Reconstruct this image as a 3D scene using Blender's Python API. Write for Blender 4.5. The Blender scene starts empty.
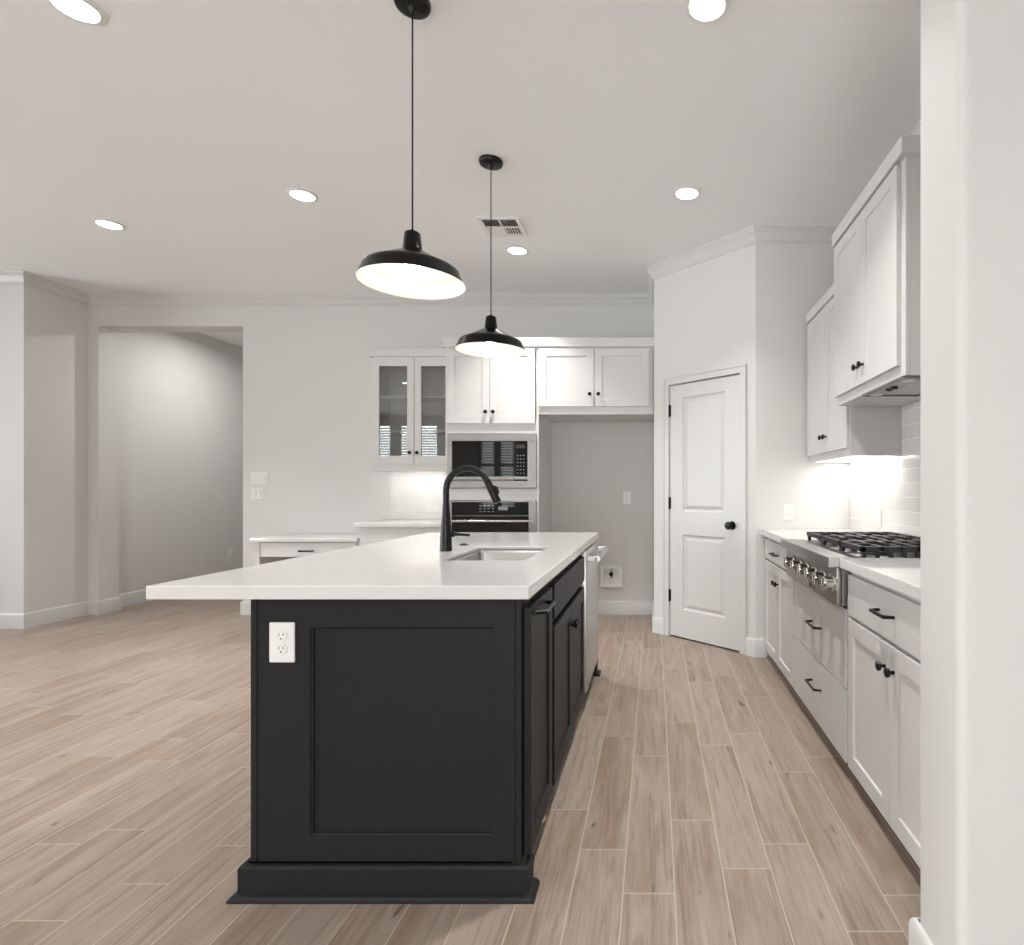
import bpy, bmesh, math, random
from mathutils import Vector

# ------------------------------------------------------------------ camera, world, light, exposure
SC = bpy.context.scene
COL = SC.collection
FPX, VX, VY, CAMH = 580.0, 654.0, 490.0, 1.191
cam_d = bpy.data.cameras.new('camera')
cam = bpy.data.objects.new('camera', cam_d)
COL.objects.link(cam)
cam.location = (0, 0, CAMH)
cam.rotation_euler = (math.pi / 2, 0, 0)
cam_d.sensor_width = 36.0
cam_d.lens = FPX / 1024 * 36.0
cam_d.shift_x = -(VX - 512) / 1024
cam_d.shift_y = (VY - 472.5) / 1024
cam_d.clip_start = 0.02
SC.camera = cam

SC.view_settings.view_transform = 'Standard'
SC.view_settings.look = 'None'
SC.view_settings.gamma = 1.0
SC.view_settings.use_curve_mapping = False
SC.view_settings.exposure = 0.57
SC.cycles.use_denoising = True
SC.cycles.max_bounces = 10
SC.cycles.diffuse_bounces = 6
SC.cycles.glossy_bounces = 5
SC.cycles.transparent_max_bounces = 12
SC.cycles.sample_clamp_indirect = 6.0
SC.cycles.caustics_reflective = False
SC.cycles.caustics_refractive = False

WORLD_STRENGTH = 9.2
world = bpy.data.worlds.new('daylight')
SC.world = world
world.use_nodes = True
_wn = world.node_tree.nodes
_bg = _wn['Background']
_tc = _wn.new('ShaderNodeTexCoord')
_sep = _wn.new('ShaderNodeSeparateXYZ')
_rmp = _wn.new('ShaderNodeValToRGB')
world.node_tree.links.new(_tc.outputs['Generated'], _sep.inputs[0])
world.node_tree.links.new(_sep.outputs['Z'], _rmp.inputs[0])
world.node_tree.links.new(_rmp.outputs[0], _bg.inputs[0])
_rmp.color_ramp.elements[0].position = 0.0
_rmp.color_ramp.elements[0].color = (0.97, 0.985, 1.0, 1)
_rmp.color_ramp.elements[1].position = 0.22
_rmp.color_ramp.elements[1].color = (0.95, 0.98, 1.0, 1)
_bg.inputs[1].default_value = WORLD_STRENGTH


def area_light(name, loc, rot, sx, sy, power, color=(1, 1, 1), spread=180):
    d = bpy.data.lights.new(name, 'AREA')
    d.shape = 'RECTANGLE'
    d.size, d.size_y = sx, sy
    d.energy = power
    d.color = color
    d.spread = math.radians(spread)
    o = bpy.data.objects.new(name, d)
    COL.objects.link(o)
    o.location = loc
    o.rotation_euler = rot
    return o


HALF = math.pi / 2
# portals in the window openings: the daylight itself is the world's sky
def portal(loc, rot, sx, sy):
    o = area_light('window_portal', loc, rot, sx, sy, 1.0)
    o.data.cycles.is_portal = True


portal((-0.3, -4.12, 1.25), (HALF, 0, 0), 1.8, 2.4)
for _x0, _x1 in ((-7.0, -6.56), (-6.38, -5.39), (-4.17, -3.79), (-3.71, -3.30)):
    portal(((_x0 + _x1) / 2, -4.12, 1.795), (HALF, 0, 0), _x1 - _x0, 2.09)
for _y in (-2.2, 0.6, 3.2):
    portal((-8.62, _y, 1.55), (HALF, 0, -HALF), 2.0, 1.9)

RECESSED_POWER, RECESSED_COL = 9.0, (1.0, 0.985, 0.965)
STRIP_POWER = 0.85
BULB_STRENGTH = 20.0
LENS_STRENGTH = 9.0


# ------------------------------------------------------------------ materials
def mat(name, col, rough=0.5, metal=0.0, bump=0.0, bscale=60.0, spec=0.5, vary=0.0, stretch=None):
    m = bpy.data.materials.new(name)
    m.use_nodes = True
    nt = m.node_tree
    N, L = nt.nodes, nt.links
    b = N['Principled BSDF']
    b.inputs['Base Color'].default_value = (*col, 1)
    b.inputs['Roughness'].default_value = rough
    b.inputs['Metallic'].default_value = metal
    b.inputs['Specular IOR Level'].default_value = spec
    if bump or vary:
        tc = N.new('ShaderNodeTexCoord')
        mp = N.new('ShaderNodeMapping')
        L.new(tc.outputs['Object'], mp.inputs[0])
        if stretch:
            mp.inputs['Scale'].default_value = stretch
        nz = N.new('ShaderNodeTexNoise')
        nz.inputs['Scale'].default_value = bscale
        nz.inputs['Detail'].default_value = 3
        L.new(mp.outputs[0], nz.inputs['Vector'])
        if bump:
            bp = N.new('ShaderNodeBump')
            bp.inputs['Strength'].default_value = bump
            bp.inputs['Distance'].default_value = 0.002
            L.new(nz.outputs['Fac'], bp.inputs['Height'])
            L.new(bp.outputs[0], b.inputs['Normal'])
        if vary:
            mr = N.new('ShaderNodeMapRange')
            mr.inputs['To Min'].default_value = max(0, rough - vary)
            mr.inputs['To Max'].default_value = rough + vary
            L.new(nz.outputs['Fac'], mr.inputs['Value'])
            L.new(mr.outputs[0], b.inputs['Roughness'])
    return m


def emis(name, col, strength):
    m = bpy.data.materials.new(name)
    m.use_nodes = True
    b = m.node_tree.nodes['Principled BSDF']
    b.inputs['Base Color'].default_value = (*col, 1)
    b.inputs['Emission Color'].default_value = (*col, 1)
    b.inputs['Emission Strength'].default_value = strength
    return m


def glass(name, tint=(0.93, 0.94, 0.93), base=0.06):
    m = bpy.data.materials.new(name)
    m.use_nodes = True
    nt = m.node_tree
    N, L = nt.nodes, nt.links
    for n in list(N):
        N.remove(n)
    out = N.new('ShaderNodeOutputMaterial')
    mix = N.new('ShaderNodeMixShader')
    tr = N.new('ShaderNodeBsdfTransparent')
    tr.inputs[0].default_value = (*tint, 1)
    gl = N.new('ShaderNodeBsdfGlossy')
    gl.inputs['Roughness'].default_value = 0.01
    fr = N.new('ShaderNodeFresnel')
    fr.inputs[0].default_value = 1.5
    ad = N.new('ShaderNodeMath')
    ad.operation = 'ADD'
    ad.inputs[1].default_value = base
    L.new(fr.outputs[0], ad.inputs[0])
    L.new(ad.outputs[0], mix.inputs[0])
    L.new(tr.outputs[0], mix.inputs[1])
    L.new(gl.outputs[0], mix.inputs[2])
    L.new(mix.outputs[0], out.inputs[0])
    return m


M = {}
M['wall'] = mat('wall_paint', (0.65, 0.641, 0.625), 0.6, bump=0.25, bscale=120, spec=0.3)
M['ceil'] = mat('ceiling_paint', (0.86, 0.865, 0.865), 0.75, bump=0.3, bscale=140, spec=0.2)
M['trim'] = mat('trim_paint', (0.62, 0.612, 0.60), 0.35)
M['cab'] = mat('cabinet_paint', (0.64, 0.632, 0.62), 0.4, spec=0.35)
M['cabin'] = mat('cabinet_interior', (0.50, 0.47, 0.44), 0.5)
M['black'] = mat('black_cabinet_paint', (0.0190, 0.0190, 0.0198), 0.46, bump=0.04, bscale=40, spec=0.14)
M['metalblack'] = mat('matte_black_metal', (0.004, 0.0038, 0.0036), 0.3, spec=0.28)
M['shade'] = mat('gloss_black_enamel', (0.003, 0.003, 0.003), 0.2, spec=0.22)
M['iron'] = mat('cast_iron', (0.018, 0.018, 0.018), 0.5, bump=0.3, bscale=300)
M['steel'] = mat('stainless_steel', (0.34, 0.325, 0.31), 0.36, metal=1.0)
M['dwsteel'] = mat('dishwasher_steel', (0.56, 0.55, 0.535), 0.34, metal=1.0)
M['sink'] = mat('brushed_sink_steel', (0.55, 0.54, 0.52), 0.26, metal=1.0)
M['chrome'] = mat('chrome', (0.75, 0.73, 0.70), 0.12, metal=1.0)
M['bglass'] = mat('black_glass', (0.006, 0.006, 0.006), 0.03, spec=0.35)
M['shadein'] = mat('white_enamel', (0.85, 0.83, 0.80), 0.4)
M['plate'] = mat('white_plastic', (0.76, 0.755, 0.74), 0.35)
M['slot'] = mat('dark_slot', (0.03, 0.03, 0.03), 0.6)
M['grey'] = mat('grey_metal', (0.22, 0.21, 0.20), 0.45, metal=0.6)
M['filter'] = mat('aluminium_filter', (0.50, 0.48, 0.46), 0.5, metal=0.7)
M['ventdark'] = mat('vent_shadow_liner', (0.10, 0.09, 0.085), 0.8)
M['glass'] = glass('clear_glass')
M['wglass'] = glass('window_glass', (0.97, 0.98, 0.98), 0.0)
M['bulb'] = emis('bulb_glow', (1.0, 0.93, 0.82), BULB_STRENGTH)
M['lens'] = emis('lens_glow', (1.0, 0.97, 0.93), LENS_STRENGTH)
M['strip'] = emis('strip_glow', (1.0, 0.97, 0.93), 1.2)
M['display'] = mat('control_print', (0.25, 0.25, 0.25), 0.4)


def counter_mat():
    m = mat('white_quartz', (0.86, 0.85, 0.835), 0.08, spec=0.6)
    nt = m.node_tree
    N, L = nt.nodes, nt.links
    b = N['Principled BSDF']
    tc = N.new('ShaderNodeTexCoord')
    nz = N.new('ShaderNodeTexNoise')
    nz.inputs['Scale'].default_value = 260
    nz.inputs['Detail'].default_value = 4
    L.new(tc.outputs['Object'], nz.inputs['Vector'])
    rp = N.new('ShaderNodeValToRGB')
    rp.color_ramp.elements[0].position = 0.30
    rp.color_ramp.elements[0].color = (0.63, 0.62, 0.605, 1)
    rp.color_ramp.elements[1].position = 0.48
    rp.color_ramp.elements[1].color = (0.68, 0.672, 0.657, 1)
    L.new(nz.outputs['Fac'], rp.inputs[0])
    L.new(rp.outputs[0], b.inputs['Base Color'])
    return m


M['quartz'] = counter_mat()


def tile_mat(name, axis):
    """glossy handmade subway tile, running bond; axis = the horizontal wall axis"""
    m = mat(name, (0.76, 0.745, 0.72), 0.12, spec=0.5)
    nt = m.node_tree
    N, L = nt.nodes, nt.links
    b = N['Principled BSDF']
    tc = N.new('ShaderNodeTexCoord')
    sp = N.new('ShaderNodeSeparateXYZ')
    cb = N.new('ShaderNodeCombineXYZ')
    L.new(tc.outputs['Object'], sp.inputs[0])
    L.new(sp.outputs[axis], cb.inputs['X'])
    L.new(sp.outputs['Z'], cb.inputs['Y'])
    br = N.new('ShaderNodeTexBrick')
    br.offset = 0.5
    br.inputs['Scale'].default_value = 1.0
    br.inputs['Brick Width'].default_value = 0.305
    br.inputs['Row Height'].default_value = 0.079
    br.inputs['Mortar Size'].default_value = 0.0022
    br.inputs['Mortar Smooth'].default_value = 0.2
    br.inputs['Color1'].default_value = (0.70, 0.688, 0.668, 1)
    br.inputs['Color2'].default_value = (0.665, 0.65, 0.628, 1)
    br.inputs['Mortar'].default_value = (0.77, 0.76, 0.742, 1)
    L.new(cb.outputs[0], br.inputs['Vector'])
    L.new(br.outputs['Color'], b.inputs['Base Color'])
    mr = N.new('ShaderNodeMapRange')
    mr.inputs['To Min'].default_value = 0.10
    mr.inputs['To Max'].default_value = 0.7
    L.new(br.outputs['Fac'], mr.inputs['Value'])
    L.new(mr.outputs[0], b.inputs['Roughness'])
    nz = N.new('ShaderNodeTexNoise')
    nz.inputs['Scale'].default_value = 14
    L.new(tc.outputs['Object'], nz.inputs['Vector'])
    sub = N.new('ShaderNodeMath')
    sub.operation = 'SUBTRACT'
    L.new(nz.outputs['Fac'], sub.inputs[0])
    L.new(br.outputs['Fac'], sub.inputs[1])
    bp = N.new('ShaderNodeBump')
    bp.inputs['Strength'].default_value = 0.35
    bp.inputs['Distance'].default_value = 0.003
    L.new(sub.outputs[0], bp.inputs['Height'])
    L.new(bp.outputs[0], b.inputs['Normal'])
    return m


M['tile_y'] = tile_mat('subway_tile_side', 'Y')
M['tile_x'] = tile_mat('subway_tile_back', 'X')

PW, PL = 0.153, 0.885


def floor_mat():
    m = mat('wood_look_tile', (0.5, 0.38, 0.3), 0.42, spec=0.4)
    nt = m.node_tree
    N, L = nt.nodes, nt.links
    b = N['Principled BSDF']

    def math_(op, a, c=None):
        n = N.new('ShaderNodeMath')
        n.operation = op
        for i, v in enumerate((a, c)):
            if v is None:
                continue
            if isinstance(v, (int, float)):
                n.inputs[i].default_value = v
            else:
                L.new(v, n.inputs[i])
        return n.outputs[0]

    def mixc(f, a, c, mode='MIX'):
        n = N.new('ShaderNodeMix')
        n.data_type = 'RGBA'
        n.blend_type = mode
        for sock, v in ((n.inputs[0], f), (n.inputs[6], a), (n.inputs[7], c)):
            if isinstance(v, tuple):
                sock.default_value = (*v, 1)
            elif isinstance(v, (int, float)):
                sock.default_value = v
            else:
                L.new(v, sock)
        return n.outputs[2]

    def ramp(v, p0, p1, c0=(0, 0, 0), c1=(1, 1, 1)):
        n = N.new('ShaderNodeValToRGB')
        n.color_ramp.elements[0].position = p0
        n.color_ramp.elements[0].color = (*c0, 1)
        n.color_ramp.elements[1].position = p1
        n.color_ramp.elements[1].color = (*c1, 1)
        L.new(v, n.inputs[0])
        return n.outputs[0]

    uv = N.new('ShaderNodeUVMap')
    uv.uv_map = 'plank'
    s = N.new('ShaderNodeSeparateXYZ')
    L.new(uv.outputs[0], s.inputs[0])
    at = N.new('ShaderNodeAttribute')
    at.attribute_name = 'plank_seed'
    sr = N.new('ShaderNodeSeparateColor')
    L.new(at.outputs['Color'], sr.inputs[0])
    u, v = s.outputs['X'], s.outputs['Y']
    e = math_('MINIMUM', math_('MINIMUM', u, math_('SUBTRACT', PW, u)), math_('MINIMUM', v, math_('SUBTRACT', PL, v)))
    grout = math_('LESS_THAN', e, 0.0021)

    def noise(su, sv, detail=4, rough=0.6, dist=0.0, seed=0.0):
        cb = N.new('ShaderNodeCombineXYZ')
        L.new(math_('ADD', math_('MULTIPLY', u, su), math_('MULTIPLY', sr.outputs[0], 71.0)), cb.inputs[0])
        L.new(math_('ADD', math_('MULTIPLY', v, sv), math_('MULTIPLY', sr.outputs[1], 53.0)), cb.inputs[1])
        L.new(math_('ADD', math_('MULTIPLY', sr.outputs[2], 37.0), seed), cb.inputs[2])
        n = N.new('ShaderNodeTexNoise')
        n.inputs['Scale'].default_value = 1.0
        n.inputs['Detail'].default_value = detail
        n.inputs['Roughness'].default_value = rough
        n.inputs['Distortion'].default_value = dist
        L.new(cb.outputs[0], n.inputs['Vector'])
        return n.outputs['Fac']

    base = mixc(sr.outputs[0], (0.274, 0.202, 0.152), (0.350, 0.289, 0.241))
    base = mixc(ramp(sr.outputs[1], 0.72, 1.0), base, (0.251, 0.176, 0.127))
    broad = noise(16, 2.2, 3, 0.55, 0.6)
    base = mixc(ramp(broad, 0.38, 0.72), base, (0.383, 0.319, 0.269))
    streak = noise(42, 1.8, 6, 0.62, 1.1, 3.0)
    base = mixc(math_('MULTIPLY', ramp(streak, 0.50, 0.70), 0.75), base, (0.156, 0.113, 0.085))
    fine = noise(230, 9, 6, 0.75, 0.3, 7.0)
    base = mixc(math_('MULTIPLY', ramp(fine, 0.40, 0.70), 0.5), base, (0.193, 0.143, 0.108))
    knot = noise(21, 6.0, 2, 0.5, 0.4, 11.0)
    base = mixc(math_('MULTIPLY', ramp(knot, 0.70, 0.77), 0.8), base, (0.085, 0.062, 0.05))
    col = mixc(grout, base, (0.43, 0.375, 0.325))
    L.new(col, b.inputs['Base Color'])
    rr = math_('ADD', 0.34, math_('MULTIPLY', broad, 0.16))
    L.new(rr, b.inputs['Roughness'])
    bp = N.new('ShaderNodeBump')
    bp.inputs['Strength'].default_value = 0.4
    bp.inputs['Distance'].default_value = 0.0015
    L.new(math_('SUBTRACT', math_('MULTIPLY', fine, 0.3), grout), bp.inputs['Height'])
    L.new(bp.outputs[0], b.inputs['Normal'])
    return m


M['floor'] = floor_mat()


# ------------------------------------------------------------------ mesh helpers
class MB:
    def __init__(self):
        self.bm = bmesh.new()

    def box(self, x0, x1, y0, y1, z0, z1, bev=0.0015, seg=1):
        bm = self.bm
        r = bmesh.ops.create_cube(bm, size=1.0)
        vs = r['verts']
        for v in vs:
            v.co = Vector(((x0 + x1) / 2 + v.co.x * (x1 - x0), (y0 + y1) / 2 + v.co.y * (y1 - y0), (z0 + z1) / 2 + v.co.z * (z1 - z0)))
        if bev:
            es = list({e for v in vs for e in v.link_edges})
            bmesh.ops.bevel(bm, geom=es, offset=bev, segments=seg, affect='EDGES', clamp_overlap=True, profile=0.5)
        return self

    def fbox(self, F, a0, a1, b0, b1, c0, c1, bev=0.0):
        """box in the local coordinates of a frame F"""
        bm = self.bm
        r = bmesh.ops.create_cube(bm, size=1.0)
        vs = r['verts']
        for v in vs:
            v.co = Vector(F(a0 if v.co.x < 0 else a1, b0 if v.co.y < 0 else b1, c0 if v.co.z < 0 else c1))
        if bev:
            es = list({e for v in vs for e in v.link_edges})
            bmesh.ops.bevel(bm, geom=es, offset=bev, segments=1, affect='EDGES', clamp_overlap=True, profile=0.5)
        return self

    def lathe(self, F, a, b, prof, seg=24, cap=True):
        """revolve [(r, c)] about the c axis through (a, b)"""
        bm = self.bm
        rings = []
        for r, c in prof:
            if r < 1e-6:
                rings.append([bm.verts.new(F(a, b, c))])
            else:
                rings.append([bm.verts.new(F(a + r * math.cos(2 * math.pi * i / seg), b + r * math.sin(2 * math.pi * i / seg), c)) for i in range(seg)])
        for p, q in zip(rings, rings[1:]):
            for i in range(seg):
                j = (i + 1) % seg
                if len(p) == 1 and len(q) == 1:
                    break
                if len(p) == 1:
                    bm.faces.new((p[0], q[i], q[j]))
                elif len(q) == 1:
                    bm.faces.new((p[i], p[j], q[0]))
                else:
                    bm.faces.new((p[i], p[j], q[j], q[i]))
        for ring in (rings[0], rings[-1]):
            if cap and len(ring) > 2:
                try:
                    bm.faces.new(ring)
                except ValueError:
                    pass
        return self

    def tube(self, pts, rad, seg=12):
        bm = self.bm
        pts = [Vector(p) for p in pts]
        if not isinstance(rad, (list, tuple)):
            rad = [rad] * len(pts)
        t0 = (pts[1] - pts[0]).normalized()
        ref = Vector((0, 0, 1)) if abs(t0.z) < 0.9 else Vector((1, 0, 0))
        nrm = t0.cross(ref).normalized()
        rings = []
        for i, p in enumerate(pts):
            if i == 0:
                t = t0
            elif i == len(pts) - 1:
                t = (pts[i] - pts[i - 1]).normalized()
            else:
                t = ((pts[i] - pts[i - 1]).normalized() + (pts[i + 1] - pts[i]).normalized()).normalized()
            nrm = (nrm - t * nrm.dot(t)).normalized()
            bn = t.cross(nrm)
            k = 1.0
            if 0 < i < len(pts) - 1:
                k = 1.0 / max(0.5, t.dot((pts[i] - pts[i - 1]).normalized()))
            rings.append([bm.verts.new(p + (nrm * math.cos(2 * math.pi * j / seg) + bn * math.sin(2 * math.pi * j / seg)) * rad[i] * (k if k < 1.3 else 1.15)) for j in range(seg)])
        for p, q in zip(rings, rings[1:]):
            for j in range(seg):
                bm.faces.new((p[j], p[(j + 1) % seg], q[(j + 1) % seg], q[j]))
        bm.faces.new(rings[0])
        bm.faces.new(rings[-1])
        return self

    def sweep(self, path, prof, closed_prof=True):
        """prof [(d, z)] : d out from the wall to the right of travel, z absolute; mitred along the XY path"""
        bm = self.bm
        P = [Vector((p[0], p[1])) for p in path]
        rings = []
        for i, p in enumerate(P):
            def nr(a, b):
                d = (b - a).normalized()
                return Vector((d.y, -d.x))
            if i == 0:
                n = nr(P[0], P[1])
            elif i == len(P) - 1:
                n = nr(P[-2], P[-1])
            else:
                n1, n2 = nr(P[i - 1], p), nr(p, P[i + 1])
                n = (n1 + n2)
                n = n / max(0.15, n.length_squared / 2)
            rings.append([bm.verts.new((p.x + n.x * d, p.y + n.y * d, z)) for d, z in prof])
        k = len(prof)
        for a, b in zip(rings, rings[1:]):
            for j in range(k):
                bm.faces.new((a[j], a[(j + 1) % k], b[(j + 1) % k], b[j]))
        bm.faces.new(rings[0])
        bm.faces.new(rings[-1])
        return self

    def paneled(self, F, w, h, t, rects, prof, ch=0.0015):
        """slab w x h x t (front at c = t) whose front carries moulded recesses rects [(a0,a1,b0,b1)];
        prof [(inset, depth)] runs inwards from the edge of each recess and is capped"""
        bm = self.bm
        A = sorted({ch, w - ch} | {r[0] for r in rects} | {r[1] for r in rects})
        B = sorted({ch, h - ch} | {r[2] for r in rects} | {r[3] for r in rects})
        vc = {}

        def V(a, b, c):
            k = (round(a, 5), round(b, 5), round(c, 5))
            if k not in vc:
                vc[k] = bm.verts.new(F(a, b, c))
            return vc[k]
        for i in range(len(A) - 1):
            for j in range(len(B) - 1):
                ca, cb_ = (A[i] + A[i + 1]) / 2, (B[j] + B[j + 1]) / 2
                if any(r[0] < ca < r[1] and r[2] < cb_ < r[3] for r in rects):
                    continue
                bm.faces.new((V(A[i], B[j], t), V(A[i + 1], B[j], t), V(A[i + 1], B[j + 1], t), V(A[i], B[j + 1], t)))
        for r in rects:
            prev = None
            for ins, dep in [(0, 0)] + list(prof):
                ring = [V(r[0] + ins, r[2] + ins, t - dep), V(r[1] - ins, r[2] + ins, t - dep), V(r[1] - ins, r[3] - ins, t - dep), V(r[0] + ins, r[3] - ins, t - dep)]
                if prev:
                    for q in range(4):
                        bm.faces.new((prev[q], prev[(q + 1) % 4], ring[(q + 1) % 4], ring[q]))
                prev = ring
            bm.faces.new(prev)
        # chamfer, sides, back
        bot = [(a, ch) for a in A]
        rgt = [(w - ch, b) for b in B]
        top = [(a, h - ch) for a in reversed(A)]
        lft = [(ch, b) for b in reversed(B)]
        loop = bot[:-1] + rgt[:-1] + top[:-1] + lft[:-1]

        def out(a, b):
            return (0 if a <= ch else (w if a >= w - ch else a), 0 if b <= ch else (h if b >= h - ch else b))
        f1 = [V(a, b, t) for a, b in loop]
        f2 = [V(*out(a, b), t - ch) for a, b in loop]
        f3 = [V(*out(a, b), 0) for a, b in loop]
        n = len(loop)
        for p, q in ((f1, f2), (f2, f3)):
            for i in range(n):
                bm.faces.new((p[i], p[(i + 1) % n], q[(i + 1) % n], q[i]))
        bm.faces.new(f3)
        return self

    def prism(self, poly, z0, z1, holes=()):
        """vertical prism over an XY polygon with optional holes"""
        bm = self.bm
        loops = [poly] + list(holes)
        tops, bots = [], []
        for lp in loops:
            tv = [bm.verts.new((x, y, z1)) for x, y in lp]
            bv = [bm.verts.new((x, y, z0)) for x, y in lp]
            k = len(lp)
            for i in range(k):
                bm.faces.new((tv[i], tv[(i + 1) % k], bv[(i + 1) % k], bv[i]))
            tops.append(tv)
            bots.append(bv)
        if not holes:
            bm.faces.new(tops[0])
            bm.faces.new(bots[0])
        else:
            for grp in (tops, bots):
                es = []
                for lp in grp:
                    k = len(lp)
                    for i in range(k):
                        es.append(bm.edges.get((lp[i], lp[(i + 1) % k])))
                bmesh.ops.triangle_fill(bm, use_beauty=True, use_dissolve=False, edges=es)
        return self

    def build(self, name, material, parent=None, angle=32):
        bm = self.bm
        bmesh.ops.recalc_face_normals(bm, faces=bm.faces[:])
        off = Vector((0, 0, 0))
        p = parent
        while p is not None:
            off += p.location
            p = p.parent
        if parent is None:
            xs = [v.co for v in bm.verts]
            off = Vector(((min(c.x for c in xs) + max(c.x for c in xs)) / 2, (min(c.y for c in xs) + max(c.y for c in xs)) / 2, min(c.z for c in xs)))
        for v in bm.verts:
            v.co -= off
        me = bpy.data.meshes.new(name)
        bm.to_mesh(me)
        bm.free()
        for pl in me.polygons:
            pl.use_smooth = True
        me.set_sharp_from_angle(angle=math.radians(angle))
        me.materials.append(material)
        o = bpy.data.objects.new(name, me)
        COL.objects.link(o)
        if parent is None:
            o.location = off
        else:
            o.parent = parent
        return o


def thing(name, label, cat, loc, group=None):
    o = bpy.data.objects.new(name, None)
    o.empty_display_size = 0.1
    COL.objects.link(o)
    o.location = loc
    o['label'] = label
    o['category'] = cat
    if group:
        o['group'] = group
    return o


def tag(o, label, cat, group=None):
    o['label'] = label
    o['category'] = cat
    if group:
        o['group'] = group
    return o


def struct(o):
    o['kind'] = 'structure'
    return o


def FB(x0, y, z0):            # faces -Y (towards the camera)
    return lambda a, b, c: (x0 + a, y - c, z0 + b)


def FR(x, y0, z0):            # faces -X
    return lambda a, b, c: (x - c, y0 + a, z0 + b)


def FI(x, y0, z0):            # faces +X
    return lambda a, b, c: (x + c, y0 + a, z0 + b)


def FZ(x, y, z):              # axis up
    return lambda a, b, c: (x + a, y + b, z + c)


def FDN(x, y, z):             # axis down
    return lambda a, b, c: (x + a, y + b, z - c)


SHAKER = [(0.0025, 0.008)]
KNOB = [(0.0065, 0.0), (0.0055, 0.010), (0.0075, 0.014), (0.0145, 0.018), (0.0165, 0.024), (0.0145, 0.029), (0.008, 0.0315), (0, 0.032)]


def shaker(name, parent, F, w, h, material, stile=0.062, rail=None, t=0.02):
    rail = rail or stile
    return MB().paneled(F, w, h, t, [(stile, w - stile, rail, h - rail)], SHAKER).build(name, material, parent, angle=12)


def slab(name, parent, F, w, h, material, t=0.02):
    return MB().paneled(F, w, h, t, [], []).build(name, material, parent, angle=12)


def knob(parent, F, a, b, material=None):
    return MB().lathe(F, a, b, [(r, c + 0.02) for r, c in KNOB], 20).build('knob', material or M['metalblack'], parent)


def pull(parent, F, a, b, length, out=0.034, r=0.0055, material=None, base=0.02, name='handle'):
    h = length / 2
    pts = [F(a - h, b, base), F(a - h + 0.012, b, base + out), F(a + h - 0.012, b, base + out), F(a + h, b, base)]
    return MB().tube(pts, r, 10).build(name, material or M['metalblack'], parent)


# ------------------------------------------------------------------ room shell
CEIL = 3.05
YB = 5.545          # back wall
XR = 1.40           # right kitchen wall
XS0, XS1 = -8.5, -5.41
YS, YE, YH = -4.0, 1.234, 9.2
YN = 4.98          # face of the wall block beside the passage
PA, PB = (0.0, 4.86), (0.725, 4.14)      # corners of the slanted pantry wall


def make_floor():
    rng = random.Random(11)
    x0 = -0.2448
    fixed = {0: 1.9215, 1: 1.713, 2: 2.093, 3: 1.825, 4: 1.953, 5: 1.565, 6: 1.705, -1: 2.162, -8: 1.944, -9: 1.754, -10: 1.604, -11: 2.035}
    bm = bmesh.new()
    uvl = bm.loops.layers.uv.new('plank')
    cl = bm.loops.layers.float_color.new('plank_seed')
    for row in range(-57, 26):
        xa, xb = x0 + row * PW, x0 + (row + 1) * PW
        j = fixed.get(row, rng.random() * PL)
        k0 = math.floor((YS - j) / PL)
        k1 = math.ceil((YH + 0.3 - j) / PL)
        for k in range(k0, k1):
            ya, yb = j + k * PL, j + (k + 1) * PL
            vs = [bm.verts.new((x, y, 0)) for x, y in ((xa, ya), (xb, ya), (xb, yb), (xa, yb))]
            f = bm.faces.new(vs)
            c = (rng.random(), rng.random(), rng.random(), 1)
            for lp, q in zip(f.loops, ((0, 0), (PW, 0), (PW, PL), (0, PL))):
                lp[uvl].uv = q
                lp[cl] = c
    me = bpy.data.meshes.new('floor')
    bm.to_mesh(me)
    bm.free()
    me.materials.append(M['floor'])
    o = bpy.data.objects.new('floor', me)
    COL.objects.link(o)
    return struct(o)


make_floor()
struct(MB().box(-8.7, 3.4, YS - 0.2, YH + 0.2, CEIL, CEIL + 0.12, 0).build('ceiling', M['ceil']))

OPX0, OPX1, OPZ, OPY = -5.31, -3.93, 2.757, 5.757
b = MB()
b.box(-5.66, OPX0, YB, OPY, 0, CEIL, 0)
b.box(OPX0, OPX1, YB, OPY, OPZ, CEIL, 0)
b.box(OPX1, 1.62, YB, OPY, 0, CEIL, 0)
struct(b.build('wall_back', M['wall']))
struct(MB().box(XS0 - 0.1, XS1, YN, YN + 0.25, 0, CEIL, 0).box(XS1 - 0.2, XS1, YN + 0.25, YB, 0, CEIL, 0).build('wall_left', M['wall']))
struct(MB().box(-5.66, -5.43, OPY, YH, 0, CEIL, 0).build('wall_hall_left', M['wall']))
struct(MB().box(-3.62, -3.45, OPY, YH, 0, CEIL, 0).build('wall_hall_right', M['wall']))
struct(MB().box(-5.66, -3.45, YH, YH + 0.15, 0, CEIL, 0).build('wall_hall_end', M['wall']))
struct(MB().box(XR, XR + 0.2, 1.432, 5.6, 0, CEIL, 0).build('wall_right', M['wall']))

# bullnosed end of the partition the camera looks past
PX = 0.650


def rrect(x0, x1, y0, y1, r, n=5, corners=(1, 1, 1, 1)):
    """counter-clockwise rounded rectangle, corners order: x0y0, x1y0, x1y1, x0y1"""
    pts = []
    for k, (cx, cy, a0) in enumerate(((x0, y0, math.pi), (x1, y0, 1.5 * math.pi), (x1, y1, 0), (x0, y1, HALF))):
        if not corners[k]:
            pts.append((cx, cy))
            continue
        ox = cx + r if cx == x0 else cx - r
        oy = cy + r if cy == y0 else cy - r
        for i in range(n + 1):
            a = a0 + HALF * i / n
            pts.append((ox + r * math.cos(a), oy + r * math.sin(a)))
    return pts


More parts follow.
